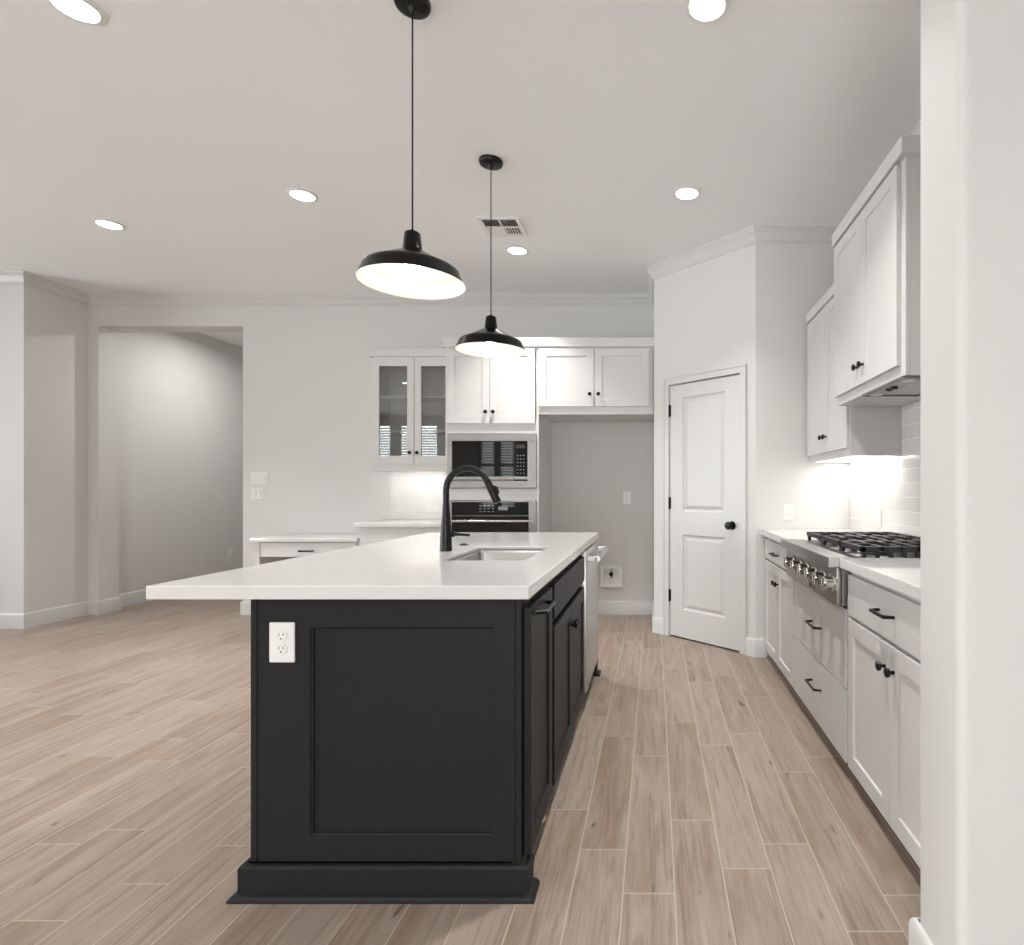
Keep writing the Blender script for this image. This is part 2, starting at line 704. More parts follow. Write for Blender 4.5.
struct(MB().prism(rrect(PX, 3.2, YE, 1.432, 0.022, 5, (1, 0, 0, 1)), 0, CEIL).build('wall_partition', M['wall'], angle=20))
struct(MB().box(3.2, 3.4, YS, YE + 0.2, 0, CEIL, 0).build('wall_camera_side', M['wall']))

# slanted pantry wall with its doorway, and the short wall beside the counter
dx, dy = PB[0] - PA[0], PB[1] - PA[1]
DL = math.hypot(dx, dy)
ux, uy = dx / DL, dy / DL
nx, ny = uy, -ux


def FD(a, b, c):
    return (PA[0] + ux * a + nx * c, PA[1] + uy * a + ny * c, b)


DA0, DA1, DZ = 0.1817, 0.8837, 2.04
b = MB()
TH = 0.115
b.fbox(FD, 0, DA0 - 0.004, 0, CEIL, -TH, 0)
b.fbox(FD, DA1 + 0.004, DL, 0, CEIL, -TH, 0)
b.fbox(FD, DA0 - 0.004, DA1 + 0.004, DZ + 0.004, CEIL, -TH, 0)
struct(b.build('wall_pantry', M['wall']))
struct(MB().box(0.0, 0.115, PA[1] + 0.05, YB, 0, CEIL, 0).prism([(0, PA[1]), (0.0814, PA[1] + 0.0819), (0, PA[1] + 0.05 + 0.05)], 0, CEIL).build('wall_nook', M['wall']))
struct(MB().box(PB[0], XR, PB[1], PB[1] + 0.115, 0, CEIL, 0).build('wall_counter_end', M['wall']))

# rear and living-side walls: windows the appliances mirror, plus unseen ones added for daylight
WZ0, WZ1 = 0.75, 2.84
REARWIN = [(-7.0, -6.56), (-6.38, -5.39), (-4.17, -3.79), (-3.71, -3.30)]


def holed_wall(name, axis, pos0, pos1, lo, hi, openings):
    mb = MB()

    def bx(a0, a1, z0, z1):
        if axis == 'x':
            mb.box(a0, a1, pos0, pos1, z0, z1, 0)
        else:
            mb.box(pos0, pos1, a0, a1, z0, z1, 0)
    cur = lo
    for a0, a1, z0, z1 in openings:
        bx(cur, a0, 0, CEIL)
        if z0 > 0:
            bx(a0, a1, 0, z0)
        bx(a0, a1, z1, CEIL)
        cur = a1
    bx(cur, hi, 0, CEIL)
    return struct(mb.build(name, M['wall']))


holed_wall('wall_rear', 'x', YS - 0.15, YS, XS0 - 0.1, 3.4, [(a, c, WZ0, WZ1) for a, c in REARWIN] + [(-1.2, 0.6, 0.05, 2.45)])
holed_wall('wall_living', 'y', XS0 - 0.15, XS0, YS, YN, [(-3.2, -1.2, 0.6, 2.5), (-0.4, 1.6, 0.6, 2.5), (2.2, 4.2, 0.6, 2.5)])


def window(n, axis, pos, a0, a1, z0, z1, blinds):
    """frame with mullion, pane and a horizontal blind, set in the wall; axis 'x' is the rear wall"""
    root = bpy.data.objects.new('window_%d' % n, None)
    COL.objects.link(root)
    root['kind'] = 'structure'
    root.location = ((a0 + a1) / 2, pos, z0) if axis == 'x' else (pos, (a0 + a1) / 2, z0)

    def bx(mb, p0, p1, q0, q1, w0, w1):
        if axis == 'x':
            mb.box(p0, p1, pos + q0, pos + q1, w0, w1, 0.001)
        else:
            mb.box(pos + q0, pos + q1, p0, p1, w0, w1, 0.001)
    fr = MB()
    for p0, p1, w0, w1 in ((a0, a0 + 0.045, z0, z1), (a1 - 0.045, a1, z0, z1), (a0, a1, z0, z0 + 0.05), (a0, a1, z1 - 0.05, z1), (a0, a1, (z0 + z1) / 2 - 0.02, (z0 + z1) / 2 + 0.02)):
        bx(fr, p0, p1, -0.09, -0.05, w0, w1)
    fr.build('window_frame', M['trim'], root)
    pn = MB()
    bx(pn, a0, a1, -0.074, -0.068, z0, z1)
    pn.build('pane', M['wglass'], root)
    if blinds:
        bl = MB()
        z = z0 + 0.03
        while z < z1 - 0.05:
            t = 0.020
            q = [(a0 + 0.01, -0.045, z - t), (a1 - 0.01, -0.045, z - t), (a1 - 0.01, 0.0 - 0.004, z + t), (a0 + 0.01, -0.004, z + t)]
            vs = [bl.bm.verts.new((p, pos + d, w)) for p, d, w in q] + [bl.bm.verts.new((p, pos + d, w + 0.0022)) for p, d, w in q]
            for f in ((0, 1, 2, 3), (7, 6, 5, 4), (0, 4, 5, 1), (1, 5, 6, 2), (2, 6, 7, 3), (3, 7, 4, 0)):
                bl.bm.faces.new([vs[i] for i in f])
            z += 0.065
        bl.build('blind', M['trim'], root)


wn = 1
for a, c in REARWIN:
    window(wn, 'x', YS, a, c, WZ0, WZ1, True)
    wn += 1
window(wn, 'x', YS, -1.2, 0.6, 0.05, 2.45, False)  # unseen opening, added and sized to light the camera-facing surfaces
for a, c in ((-3.2, -1.2), (-0.4, 1.6), (2.2, 4.2)):  # unseen side windows, put in as a main source of daylight
    wn += 1
    window(wn, 'y', XS0, a, c, 0.6, 2.5, False)

# ------------------------------------------------------------------ trim
CROWN = [(0.0, CEIL - 0.098), (0.009, CEIL - 0.098), (0.010, CEIL - 0.083), (0.018, CEIL - 0.077), (0.027, CEIL - 0.058), (0.041, CEIL - 0.038), (0.050, CEIL - 0.030), (0.052, CEIL - 0.015), (0.061, CEIL - 0.010), (0.062, CEIL), (0.0, CEIL)]
BASE = [(0, 0), (0.015, 0), (0.015, 0.112), (0.012, 0.124), (0.008, 0.13), (0, 0.133)]
struct(MB().sweep([(-8.5, YN), (XS1, YN), (XS1, YB), (0.0, YB), PA, PB, (XR, PB[1]), (XR, 1.45)], CROWN).build('trim_1', M['trim'], angle=12))
struct(MB().sweep([(-5.43, OPY + 0.01), (-5.43, YH), (-3.62, YH), (-3.62, OPY + 0.01)], CROWN).build('trim_2', M['trim'], angle=12))
struct(MB().sweep([(-8.5, YN), (XS1, YN), (XS1, YB), (OPX0, YB), (OPX0, OPY), (-5.43, OPY), (-5.43, YH), (-3.62, YH), (-3.62, OPY), (OPX1, OPY), (OPX1, YB), (-3.46, YB), (-2.53, YB)], BASE).build('baseboard_left', M['trim'], angle=20))
dl = FD(DA0 - 0.064, 0, 0)
dr = FD(DA1 + 0.064, 0, 0)
struct(MB().sweep([(-0.955, YB), (0.0, YB), PA, dl[:2]], BASE).build('baseboard_nook', M['trim'], angle=20))
struct(MB().sweep([dr[:2], PB, (0.80, PB[1])], BASE).build('baseboard_pantry', M['trim'], angle=20))
struct(MB().sweep([(0.77, 1.432), (PX, 1.432), (PX, 1.234), (3.2, 1.234)], BASE).build('baseboard_partition', M['trim'], angle=20))

# door casing (flat with a backband)
b = MB()
for a0, a1, z0, z1 in ((DA0 - 0.062, DA0 - 0.004, 0, DZ + 0.062), (DA1 + 0.004, DA1 + 0.062, 0, DZ + 0.062), (DA0 - 0.004, DA1 + 0.004, DZ + 0.004, DZ + 0.062)):
    b.fbox(FD, a0, a1, z0, z1, 0.0, 0.013, 0.003)
for a0, a1, z0, z1 in ((DA0 - 0.064, DA0 - 0.048, 0, DZ + 0.064), (DA1 + 0.048, DA1 + 0.064, 0, DZ + 0.064), (DA0 - 0.062, DA1 + 0.062, DZ + 0.048, DZ + 0.064)):
    b.fbox(FD, a0, a1, z0, z1, 0.0, 0.020, 0.004)
struct(b.build('trim_3', M['trim']))

# ------------------------------------------------------------------ pantry door
dw = DA1 - DA0


def FDD(a, b, c):
    return FD(DA0 + a, b, c - 0.041)


door = struct(MB().paneled(lambda a, b, c: FDD(a, b + 0.012, c), dw, DZ - 0.015, 0.038,
                           [(0.139, dw - 0.137, 0.233 - 0.012, 0.836 - 0.012), (0.139, dw - 0.137, 1.02 - 0.012, 1.932 - 0.012)],
                           [(0.003, 0.006), (0.012, 0.012), (0.020, 0.012), (0.046, 0.002)]).build('door_1', M['trim'], angle=10))
MB().lathe(lambda a, b, c: FDD(a, b, c + 0.038), 0.812 - DA0, 0.929, [(0.032, 0), (0.032, 0.004), (0.028, 0.009), (0.012, 0.012), (0.011, 0.026), (0.020, 0.032), (0.0285, 0.044), (0.029, 0.054), (0.022, 0.063), (0.010, 0.066), (0, 0.0665)], 28).build('knob', M['metalblack'], door)
for z in (0.334, 1.085, 1.836):
    MB().lathe(lambda a, b, c: FD(DA0 - 0.003 + a, z - 0.047 + c, 0.004 + b), 0, 0, [(0.004, -0.004), (0.0075, 0), (0.0075, 0.094), (0.004, 0.098)], 12).fbox(FD, DA0 - 0.003, DA0 + 0.012, z - 0.045, z + 0.045, -0.0025, 0.0005).build('hinge', M['metalblack'], door)

# ------------------------------------------------------------------ kitchen island
IX0, IX1 = -1.1876, -0.3897
IYF, IYB = 1.708, 3.765
isl = thing('kitchen_island', 'black painted kitchen island base with recessed end panel, topped by white quartz', 'kitchen island', (-0.79, 2.75, 0))
BK = M['black']
# end panel: a broad left stile, a moulded recess
MB().paneled(FB(IX0 + 0.021, IYF + 0.022, 0.096), (IX1 - 0.019) - (IX0 + 0.021), 0.778, 0.022,
             [(-1.0133 - IX0 - 0.021, -0.4713 - IX0 - 0.021, 0.170 - 0.096, 0.7875 - 0.096)],
             [(0.002, 0.004), (0.006, 0.006), (0.008, 0.012)], 0.001).build('end_panel', BK, isl)
for x0, x1 in ((IX0, IX0 + 0.020), (IX1 - 0.018, IX1)):
    MB().box(x0, x1, IYF - 0.002, IYF + 0.03, 0.096, 0.874, 0.002).build('corner_trim', BK, isl)
MB().box(IX0 + 0.001, IX0 + 0.02, IYF + 0.031, IYB - 0.02, 0.0, 0.874, 0.001).build('back_panel', BK, isl)
MB().box(IX0, IX1, IYB - 0.02, IYB, 0.0, 0.874, 0.001).build('far_end_panel', BK, isl)
# carcass: deck, dividers, face frame, toe kick
cb = MB()
cb.box(IX0 + 0.021, IX1 - 0.02, IYF + 0.031, IYB - 0.021, 0.095, 0.113, 0)
for y in (2.107, 3.062):
    cb.box(IX0 + 0.021, IX1 - 0.02, y - 0.009, y + 0.009, 0.113, 0.872, 0)
cb.box(IX1 - 0.085, IX1 - 0.065, IYF + 0.05, IYB - 0.021, 0.0, 0.095, 0)
cb.build('carcass', BK, isl)
ff = MB()
xf0, xf1 = IX1 - 0.019, IX1 + 0.0035
for y0, y1, z0, z1 in ((IYF + 0.031, 1.745, 0.096, 0.874), (2.082, 2.132, 0.096, 0.874), (3.035, 3.068, 0.096, 0.874),
                       (1.745, 2.082, 0.83, 0.874), (2.132, 3.035, 0.83, 0.874), (1.745, 2.082, 0.096, 0.125), (2.132, 3.035, 0.096, 0.125), (2.132, 3.035, 0.685, 0.715)):
    ff.box(xf0, xf1, y0, y1, z0, z1, 0.001)
ff.build('face_frame', BK, isl)
MB().box(xf0, xf1, 3.70, IYB - 0.021, 0.096, 0.874, 0.001).build('filler_strip', BK, isl)
XF = xf1 + 0.001
F = FI(XF, 1.722, 0.107)
d = shaker('pull_out_door', isl, F, 0.362, 0.735, BK, 0.058)
pull(d, F, 0.15, 0.706, 0.17, 0.030, 0.006)
F = FI(XF, 2.128, 0.716)
slab('drawer_front', isl, F, 0.91, 0.126, BK)
for k in range(2):
    F = FI(XF, 2.128 + k * 0.457, 0.107)
    d = shaker('cabinet_door', isl, F, 0.453, 0.575, BK, 0.06)
    knob(d, F, 0.453 - 0.03 if k == 0 else 0.03, 0.49)
# base moulding
bm_ = MB()
basep = [(0, 0), (0.0165, 0), (0.0165, 0.086), (0.012, 0.094), (0.0, 0.0945)]
shoep = [(0.0165, 0), (0.036, 0), (0.035, 0.007), (0.029, 0.014), (0.0165, 0.018)]


def outward(path, prof):
    mb = MB()
    mb.sweep(path, prof)
    return mb


outward([(IX1 + 0.008, IYB - 0.06), (IX1 + 0.008, IYB), (IX0 - 0.008, IYB), (IX0 - 0.008, IYF - 0.004), (IX1 + 0.008, IYF - 0.004), (IX1 + 0.008, IYF + 0.05)], basep).build('base_moulding', BK, isl, angle=20)
outward([(IX1 + 0.008, IYB - 0.06), (IX1 + 0.008, IYB), (IX0 - 0.008, IYB), (IX0 - 0.008, IYF - 0.004), (IX1 + 0.008, IYF - 0.004), (IX1 + 0.008, IYF + 0.05)], shoep).build('shoe_moulding', BK, isl, angle=20)

# island worktop
CT = 0.914
SX0, SX1, SY0, SY1 = -0.852, -0.508, 2.279, 2.843
top = MB()


def loop_at(mb, pts, z):
    return [mb.bm.verts.new((x, y, z)) for x, y in pts]


def wall_between(mb, p, q):
    k = len(p)
    for i in range(k):
        mb.bm.faces.new((p[i], p[(i + 1) % k], q[(i + 1) % k], q[i]))


def fill_between(mb, p, q):
    es = []
    for lp in (p, q):
        k = len(lp)
        for i in range(k):
            es.append(mb.bm.edges.get((lp[i], lp[(i + 1) % k])) or mb.bm.edges.new((lp[i], lp[(i + 1) % k])))
    bmesh.ops.triangle_fill(mb.bm, use_beauty=True, use_dissolve=False, edges=es)


_O = [(-1.4675, 1.674), (-0.361, 1.674), (-0.361, 3.798), (-1.4675, 3.798)]
_R = [(-1.4275, 1.714), (-0.401, 1.714), (-0.401, 3.758), (-1.4275, 3.758)]
_H = rrect(SX0, SX1, SY0, SY1, 0.02, 4)
ot, ob_ = loop_at(top, _O, CT), loop_at(top, _O, 0.8745)
ht, hm_ = loop_at(top, _H, CT), loop_at(top, _H, 0.898)
rm, rb = loop_at(top, _R, 0.898), loop_at(top, _R, 0.8745)
wall_between(top, ot, ob_)
wall_between(top, ht, hm_)
wall_between(top, rm, rb)
fill_between(top, ot, ht)
fill_between(top, rm, hm_)
fill_between(top, rb, ob_)
hb = top.build('island_countertop', M['quartz'])
tag(hb, 'white quartz countertop with wide seating overhang on the black island', 'countertop')
mod = hb.modifiers.new('ease', 'BEVEL')
mod.width = 0.0025
mod.segments = 2
mod.limit_method = 'ANGLE'
mod.angle_limit = math.radians(60)

# sink
snk = thing('kitchen_sink', 'undermount stainless steel sink set in the island top', 'sink', (-0.68, 2.56, 0.66))
b = MB()
rings = []
for ins, z, r in ((-0.014, 0.8965, 0.03), (0.002, 0.8965, 0.02), (0.006, 0.885, 0.025), (0.012, 0.70, 0.03), (0.022, 0.672, 0.04), (0.05, 0.665, 0.04)):
    rings.append([b.bm.verts.new((x, y, z)) for x, y in rrect(SX0 + ins, SX1 - ins, SY0 + ins, SY1 - ins, r, 4)])
for p, q in zip(rings, rings[1:]):
    k = len(p)
    for i in range(k):
        b.bm.faces.new((p[i], p[(i + 1) % k], q[(i + 1) % k], q[i]))
b.bm.faces.new(rings[-1])
bo = b.build('basin', M['sink'], snk, angle=50)
sm = bo.modifiers.new('wall', 'SOLIDIFY')
sm.thickness = 0.0015
MB().lathe(FZ(-0.68, 2.62, 0.6655), 0, 0, [(0.055, 0), (0.055, 0.003), (0.044, 0.004), (0.040, 0.001), (0.012, 0.001), (0.010, 0.006), (0, 0.007)], 28).build('drain', M['chrome'], snk)

# faucet
FX, FY = -0.945, 2.636
fau = thing('kitchen_faucet', 'tall matte black pull-down faucet arching over the island sink', 'faucet', (FX, FY, CT))
MB().lathe(FZ(FX, FY, CT), 0, 0, [(0.0, 0), (0.0265, 0), (0.0265, 0.006), (0.0255, 0.05), (0.0235, 0.10), (0.0195, 0.15), (0.0165, 0.19), (0.0150, 0.22), (0, 0.22)], 28).build('body', M['metalblack'], fau)
pts = [(FX, FY, CT + 0.20), (FX, FY, CT + 0.26)]
R = 0.098
cx, cz = FX + R, 1.188
for i in range(0, 15):
    a = math.pi - math.radians(155) * i / 14
    pts.append((cx + R * math.cos(a), FY, cz + R * 1.04 * math.sin(a)))
MB().tube(pts, 0.0142, 16).build('spout', M['metalblack'], fau)
e = Vector(pts[-1])
dr_ = Vector((0.44, 0, -0.90)).normalized()
hd = MB().tube([e - dr_ * 0.004, e + dr_ * 0.02, e + dr_ * 0.06, e + dr_ * 0.103, e + dr_ * 0.108], [0.0152, 0.016, 0.0175, 0.0185, 0.016], 18).build('spray_head', M['metalblack'], fau)
sd = Vector((0.90, 0, 0.44))
c0 = e + dr_ * 0.055 + sd * 0.016
MB().tube([c0 - dr_ * 0.022, c0 - dr_ * 0.01 + sd * 0.006, c0 + dr_ * 0.012 + sd * 0.005, c0 + dr_ * 0.02], [0.006, 0.009, 0.008, 0.005], 10).build('spray_button', M['metalblack'], hd)
MB().tube([(FX + 0.018, FY, 0.990), (FX + 0.040, FY, 0.990)], [0.0135, 0.0125], 16).tube([(FX + 0.036, FY, 0.990), (FX + 0.06, FY, 0.989), (FX + 0.108, FY, 0.986)], [0.0075, 0.0058, 0.0062], 12).build('handle', M['metalblack'], fau)
tag(MB().lathe(FZ(-0.958, 2.92, CT), 0, 0, [(0, 0), (0.023, 0), (0.023, 0.003), (0.019, 0.005), (0.013, 0.005), (0.012, 0.008), (0, 0.009)], 24).build('air_switch_button', M['metalblack']),
    'round black button on the white island top, behind the faucet base', 'button')


# dishwasher
dwr = thing('dishwasher', 'stainless dishwasher built into the far end of the black island', 'dishwasher', (-0.7, 3.385, 0))
MB().box(-0.98, -0.405, 3.075, 3.695, 0.10, 0.866, 0.003).build('tub', M['grey'], dwr)
dd = MB().box(-0.401, -0.356, 3.073, 3.697, 0.115, 0.868, 0.006, 2).build('door', M['dwsteel'], dwr)
hm = MB().tube([(-0.302, 3.10, 0.822), (-0.302, 3.67, 0.822)], 0.015, 16)
for y in (3.10, 3.65):
    hm.box(-0.357, -0.302, y, y + 0.022, 0.808, 0.836, 0.004)
hm.build('handle', M['dwsteel'], dd)
MB().box(-0.45, -0.43, 3.08, 3.69, 0.005, 0.10, 0.002).build('toe_panel', M['metalblack'], dwr)


# ------------------------------------------------------------------ wall plates
def outlet(F, w=0.072, h=0.117, name='wall_outlet', label='', sideways=False, decora=False, parent_cat='outlet', gang=1):
    p = F(0, 0, 0)
    o = thing(name, label, parent_cat, p)
    if sideways:
        G = lambda a, b, c: F(b, a, c)
    else:
        G = F
    MB().fbox(G, -w / 2, w / 2, -h / 2, h / 2, 0.0002, 0.006, 0.0025).build('plate', M['plate'], o)
    if not decora:
        for s in (-1, 1):
            r = MB().lathe(G, 0, s * 0.0195, [(0.0172, 0.0055), (0.0172, 0.0078), (0.0160, 0.0086), (0, 0.0086)], 24).build('receptacle', M['plate'], o)
            q = MB()
            for a in (-0.0063, 0.0063):
                q.fbox(G, a - 0.0012, a + 0.0012, s * 0.0195 + 0.001, s * 0.0195 + 0.0085, 0.0084, 0.0089)
            q.lathe(G, 0, s * 0.0195 - 0.0075, [(0.0026, 0.0084), (0.0026, 0.0089), (0, 0.0089)], 12)
            q.build('slot', M['slot'], r)
    else:
        for g in range(gang):
            ga = (g - (gang - 1) / 2) * 0.046
            k = MB().fbox(G, ga - 0.0165, ga + 0.0165, -0.033, 0.033, 0.0055, 0.0085, 0.001)
            if decora == 'switch':
                k.fbox(G, ga - 0.0145, ga + 0.0145, -0.030, 0.030, 0.008, 0.0115, 0.002)
            ob = k.build('rocker' if decora == 'switch' else 'receptacle', M['plate'], o)
            if decora != 'switch':
                for s in (-1, 1):
                    for a in (-0.0055, 0.0055):
                        MB().fbox(G, ga + a - 0.001, ga + a + 0.001, s * 0.0165 - 0.001, s * 0.0165 + 0.006, 0.0083, 0.0088).build('slot', M['slot'], ob)
    return o


def at(F, a, b, c=0.0):
    return lambda x, y, z: F(a + x, b + y, c + z)


outlet(at(FB(0, IYF, 0), -1.093, 0.743), 0.075, 0.118, label='white duplex outlet on the left stile of the black island panel')
outlet(at(FB(0, YB, 0), -0.258, 1.115), label='white outlet on the back wall of the empty refrigerator nook')
outlet(at(FR(XR - 0.0085, 0, 0), 3.58, 1.018), label='white outlet on the tile backsplash behind the rangetop', decora='gfci')
outlet(at(FB(0, PB[1], 0), 0.957, 1.034), label='white outlet on the painted wall beside the pantry door', decora='gfci')
outlet(at(FB(0, YB - 0.0085, 0), -2.12, 1.01), label='white sideways outlet on tile below the glass-door cabinet', sideways=True, decora='gfci')
outlet(at(FI(-5.43, 0, 0), 7.42, 0.385), label='white outlet low on the hallway wall beyond the passage')
outlet(at(FB(0, YB, 0), -3.77, 1.306), 0.166, 0.117, 'light_switch', 'three-gang light switch plate, the upper of two right of the passage', False, 'switch', 'switch', 3)
outlet(at(FB(0, YB, 0), -3.791, 1.157), 0.120, 0.117, 'light_switch', 'two-gang light switch plate, the lower of two right of the passage', False, 'switch', 'switch', 2)

# refrigerator water box in the nook
wb = thing('water_supply_box', 'white recessed water supply box low in the refrigerator nook', 'water box', (-0.406, YB, 0.369))
F = at(FB(0, YB, 0), -0.406, 0.369)
b = MB()
for a0, a1, z0, z1 in ((-0.105, 0.105, 0.072, 0.105), (-0.105, 0.105, -0.105, -0.072), (-0.105, -0.072, -0.072, 0.072), (0.072, 0.105, -0.072, 0.072)):
    b.fbox(F, a0, a1, z0, z1, 0.0003, 0.034, 0.003)
b.fbox(F, -0.074, 0.074, -0.074, 0.074, 0.0003, 0.003)
b.build('box_frame', M['plate'], wb)
vb = MB().lathe(lambda a, b2, c: F(a, c - 0.02, b2 + 0.014), 0, 0, [(0.007, 0), (0.009, 0.02), (0.009, 0.045), (0.006, 0.06), (0.006, 0.085)], 14)
vb.build('valve', M['grey'], wb)
MB().lathe(at(F, -0.002, 0.022, 0.022), 0, 0, [(0.018, 0), (0.021, 0.004), (0.021, 0.008), (0.01, 0.010), (0, 0.010)], 16).build('valve_handle', M['metalblack'], wb)
for a in (-0.014, 0.02):
    MB().lathe(at(F, a, -0.058, 0.003), 0, 0, [(0.005, 0), (0.005, 0.003), (0, 0.004)], 10).build('screw', M['grey'], wb)

# ------------------------------------------------------------------ back run of cabinets
CW = M['cab']
YF = 4.935          # face-frame plane of the tall cabinets; doors stand 0.02 proud
TX0, TX1 = -1.775, -0.980


def crown_cap(name, parent, path, z0, z1, out=0.024):
    prof = [(0, z0), (out - 0.003, z0), (out, z0 + 0.003), (out, z1 - 0.003), (out - 0.003, z1), (0, z1)]
    return MB().sweep(path, prof).build(name, CW, parent, angle=20)


tw = thing('oven_cabinet', 'tall white cabinet housing the microwave above the wall oven', 'cabinet', ((TX0 + TX1) / 2, 5.2, 0))
b = MB()
b.box(TX0, TX0 + 0.018, YF + 0.02, YB - 0.002, 0, 2.425, 0)
b.box(TX1 - 0.018, TX1, YF + 0.02, YB - 0.002, 0, 2.425, 0.001)
for z0, z1 in ((0.10, 0.118), (0.35, 0.368), (1.15, 1.168), (1.70, 1.718), (2.405, 2.425)):
    b.box(TX0 + 0.018, TX1 - 0.018, YF + 0.02, YB - 0.002, z0, z1, 0)
b.box(TX0 + 0.018, TX1 - 0.018, YB - 0.01, YB - 0.002, 0.1, 2.42, 0)
b.box(TX0, TX1, YF + 0.06, YF + 0.08, 0, 0.1, 0)
b.build('carcass', CW, tw)
b = MB()
for x0, x1, z0, z1 in ((TX0, TX0 + 0.022, 0.1, 2.425), (TX1 - 0.022, TX1, 0.1, 2.425), (TX0 + 0.022, TX1 - 0.022, 2.375, 2.425), (TX0 + 0.022, TX1 - 0.022, 1.672, 1.77),
                       (TX0 + 0.022, TX1 - 0.022, 1.105, 1.205), (TX0 + 0.022, TX1 - 0.022, 0.1, 0.38)):
    b.box(x0, x1, YF, YF + 0.02, z0, z1, 0.0008)
b.build('face_frame', CW, tw)
for k, (x0, x1) in enumerate(((-1.755, -1.3935), (-1.3895, -1.008))):
    F = FB(x0, YF - 0.001, 1.755)
    d = shaker('cabinet_door', tw, F, x1 - x0, 2.39 - 1.755, CW)
    knob(d, F, (x1 - x0) - 0.03 if k == 0 else 0.03, 0.097)
F = FB(-1.755, YF - 0.001, 0.115)
d = slab('drawer_front', tw, F, 0.747, 0.25, CW)
pull(d, F, 0.3735, 0.16, 0.16)

# microwave
mw = thing('built_in_microwave', 'stainless trimmed built-in microwave above the wall oven', 'microwave', (-1.38, 5.2, 1.21))
ymf = YF - 0.001
b = MB()
mx0, mx1 = -1.752, -0.997
b.box(mx0, mx1, ymf - 0.020, ymf, 1.606, 1.668, 0.002)
b.box(mx0, mx1, ymf - 0.020, ymf, 1.208, 1.268, 0.002)
b.box(mx0, -1.712, ymf - 0.020, ymf, 1.268, 1.606, 0.002)
b.box(-1.072, mx1, ymf - 0.020, ymf, 1.268, 1.606, 0.002)
b.build('trim_frame', M['steel'], mw)
MB().box(-1.70, -1.08, ymf + 0.001, 5.40, 1.25, 1.62, 0.002).build('cavity_body', M['grey'], mw)
md = MB().box(-1.711, -1.192, ymf - 0.016, ymf - 0.002, 1.306, 1.605, 0.002).build('door_glass', M['bglass'], mw)
MB().box(-1.711, -1.192, ymf - 0.022, ymf - 0.002, 1.278, 1.304, 0.003).build('door_handle', M['steel'], mw)
cp = MB().box(-1.188, -1.073, ymf - 0.016, ymf - 0.002, 1.269, 1.605, 0.002).build('control_panel', M['bglass'], mw)
b = MB()
for i in range(6):
    for j in range(3):
        b.box(-1.162 + j * 0.026, -1.150 + j * 0.026, ymf - 0.0168, ymf - 0.0158, 1.33 + i * 0.03, 1.337 + i * 0.03, 0)
b.build('key_print', M['display'], cp)
MB().box(-1.168, -1.094, ymf - 0.0168, ymf - 0.0158, 1.545, 1.575, 0).build('display', M['slot'], cp)
MB().box(-1.188, -1.073, ymf - 0.0185, ymf - 0.0155, 1.280, 1.304, 0.001).build('open_button', M['steel'], cp)

# wall oven
ov = thing('wall_oven', 'stainless and black glass wall oven, partly behind the island faucet', 'oven', (-1.38, 5.2, 0.385))
b = MB()
b.box(-1.752, -1.714, ymf - 0.022, ymf, 0.385, 1.102, 0.002)
b.box(-1.062, -0.997, ymf - 0.022, ymf, 0.385, 1.102, 0.002)
b.box(-1.714, -1.062, ymf - 0.022, ymf, 1.088, 1.102, 0.002)
b.box(-1.714, -1.062, ymf - 0.022, ymf, 0.385, 0.44, 0.002)
b.build('trim_frame', M['steel'], ov)
MB().box(-1.71, -1.05, ymf + 0.001, 5.48, 0.385, 1.10, 0.002).build('oven_body', M['grey'], ov)
cp = MB().box(-1.713, -1.063, ymf - 0.018, ymf - 0.001, 0.978, 1.087, 0.002).build('control_panel', M['bglass'], ov)
b = MB()
for i in range(3):
    for j in range(4):
        b.box(-1.48 + j * 0.035, -1.462 + j * 0.035, ymf - 0.0188, ymf - 0.0178, 1.005 + i * 0.025, 1.012 + i * 0.025, 0)
b.build('key_print', M['display'], cp)
MB().box(-1.32, -1.24, ymf - 0.0188, ymf - 0.0178, 1.02, 1.05, 0).build('display', M['display'], cp)
od = MB().box(-1.713, -1.063, ymf - 0.020, ymf - 0.001, 0.442, 0.968, 0.003).build('door_glass', M['bglass'], ov)
hm = MB().tube([(-1.735, ymf - 0.062, 0.930), (-1.012, ymf - 0.062, 0.930)], 0.0105, 14)
for x in (-1.70, -1.045):
    hm.tube([(x, ymf - 0.018, 0.930), (x, ymf - 0.062, 0.930)], 0.008, 10)
hm.build('door_handle', M['chrome'], od)

# cabinet over the refrigerator nook
fc = thing('refrigerator_cabinet', 'white two-door cabinet bridging over the empty refrigerator nook', 'cabinet', (-0.49, 5.2, 1.835))
b = MB()
b.box(-0.979, -0.961, YF + 0.02, YB - 0.002, 1.84, 2.425, 0)
b.box(-0.022, -0.004, YF + 0.02, YB - 0.002, 1.84, 2.425, 0)
b.box(-0.961, -0.022, YF + 0.02, YB - 0.002, 1.84, 1.858, 0)
b.box(-0.961, -0.022, YF + 0.02, YB - 0.002, 2.407, 2.425, 0)
b.box(-0.961, -0.022, YB - 0.012, YB - 0.002, 1.858, 2.407, 0)
b.build('carcass', CW, fc)
b = MB()
for x0, x1, z0, z1 in ((-0.979, -0.95, 1.835, 2.425), (-0.045, -0.004, 1.835, 2.425), (-0.95, -0.045, 2.375, 2.425), (-0.95, -0.045, 1.835, 1.912)):
    b.box(x0, x1, YF, YF + 0.02, z0, z1, 0.0008)
b.build('face_frame', CW, fc)
for k, (x0, x1) in enumerate(((-0.975, -0.509), (-0.505, -0.042))):
    F = FB(x0, YF - 0.001, 1.90)
    d = shaker('cabinet_door', fc, F, x1 - x0, 2.39 - 1.90, CW)
    knob(d, F, (x1 - x0) - 0.034 if k == 0 else 0.034, 0.103)
crown_cap('crown_moulding', fc, [(-0.979, YF), (-0.002, YF)], 2.405, 2.484)
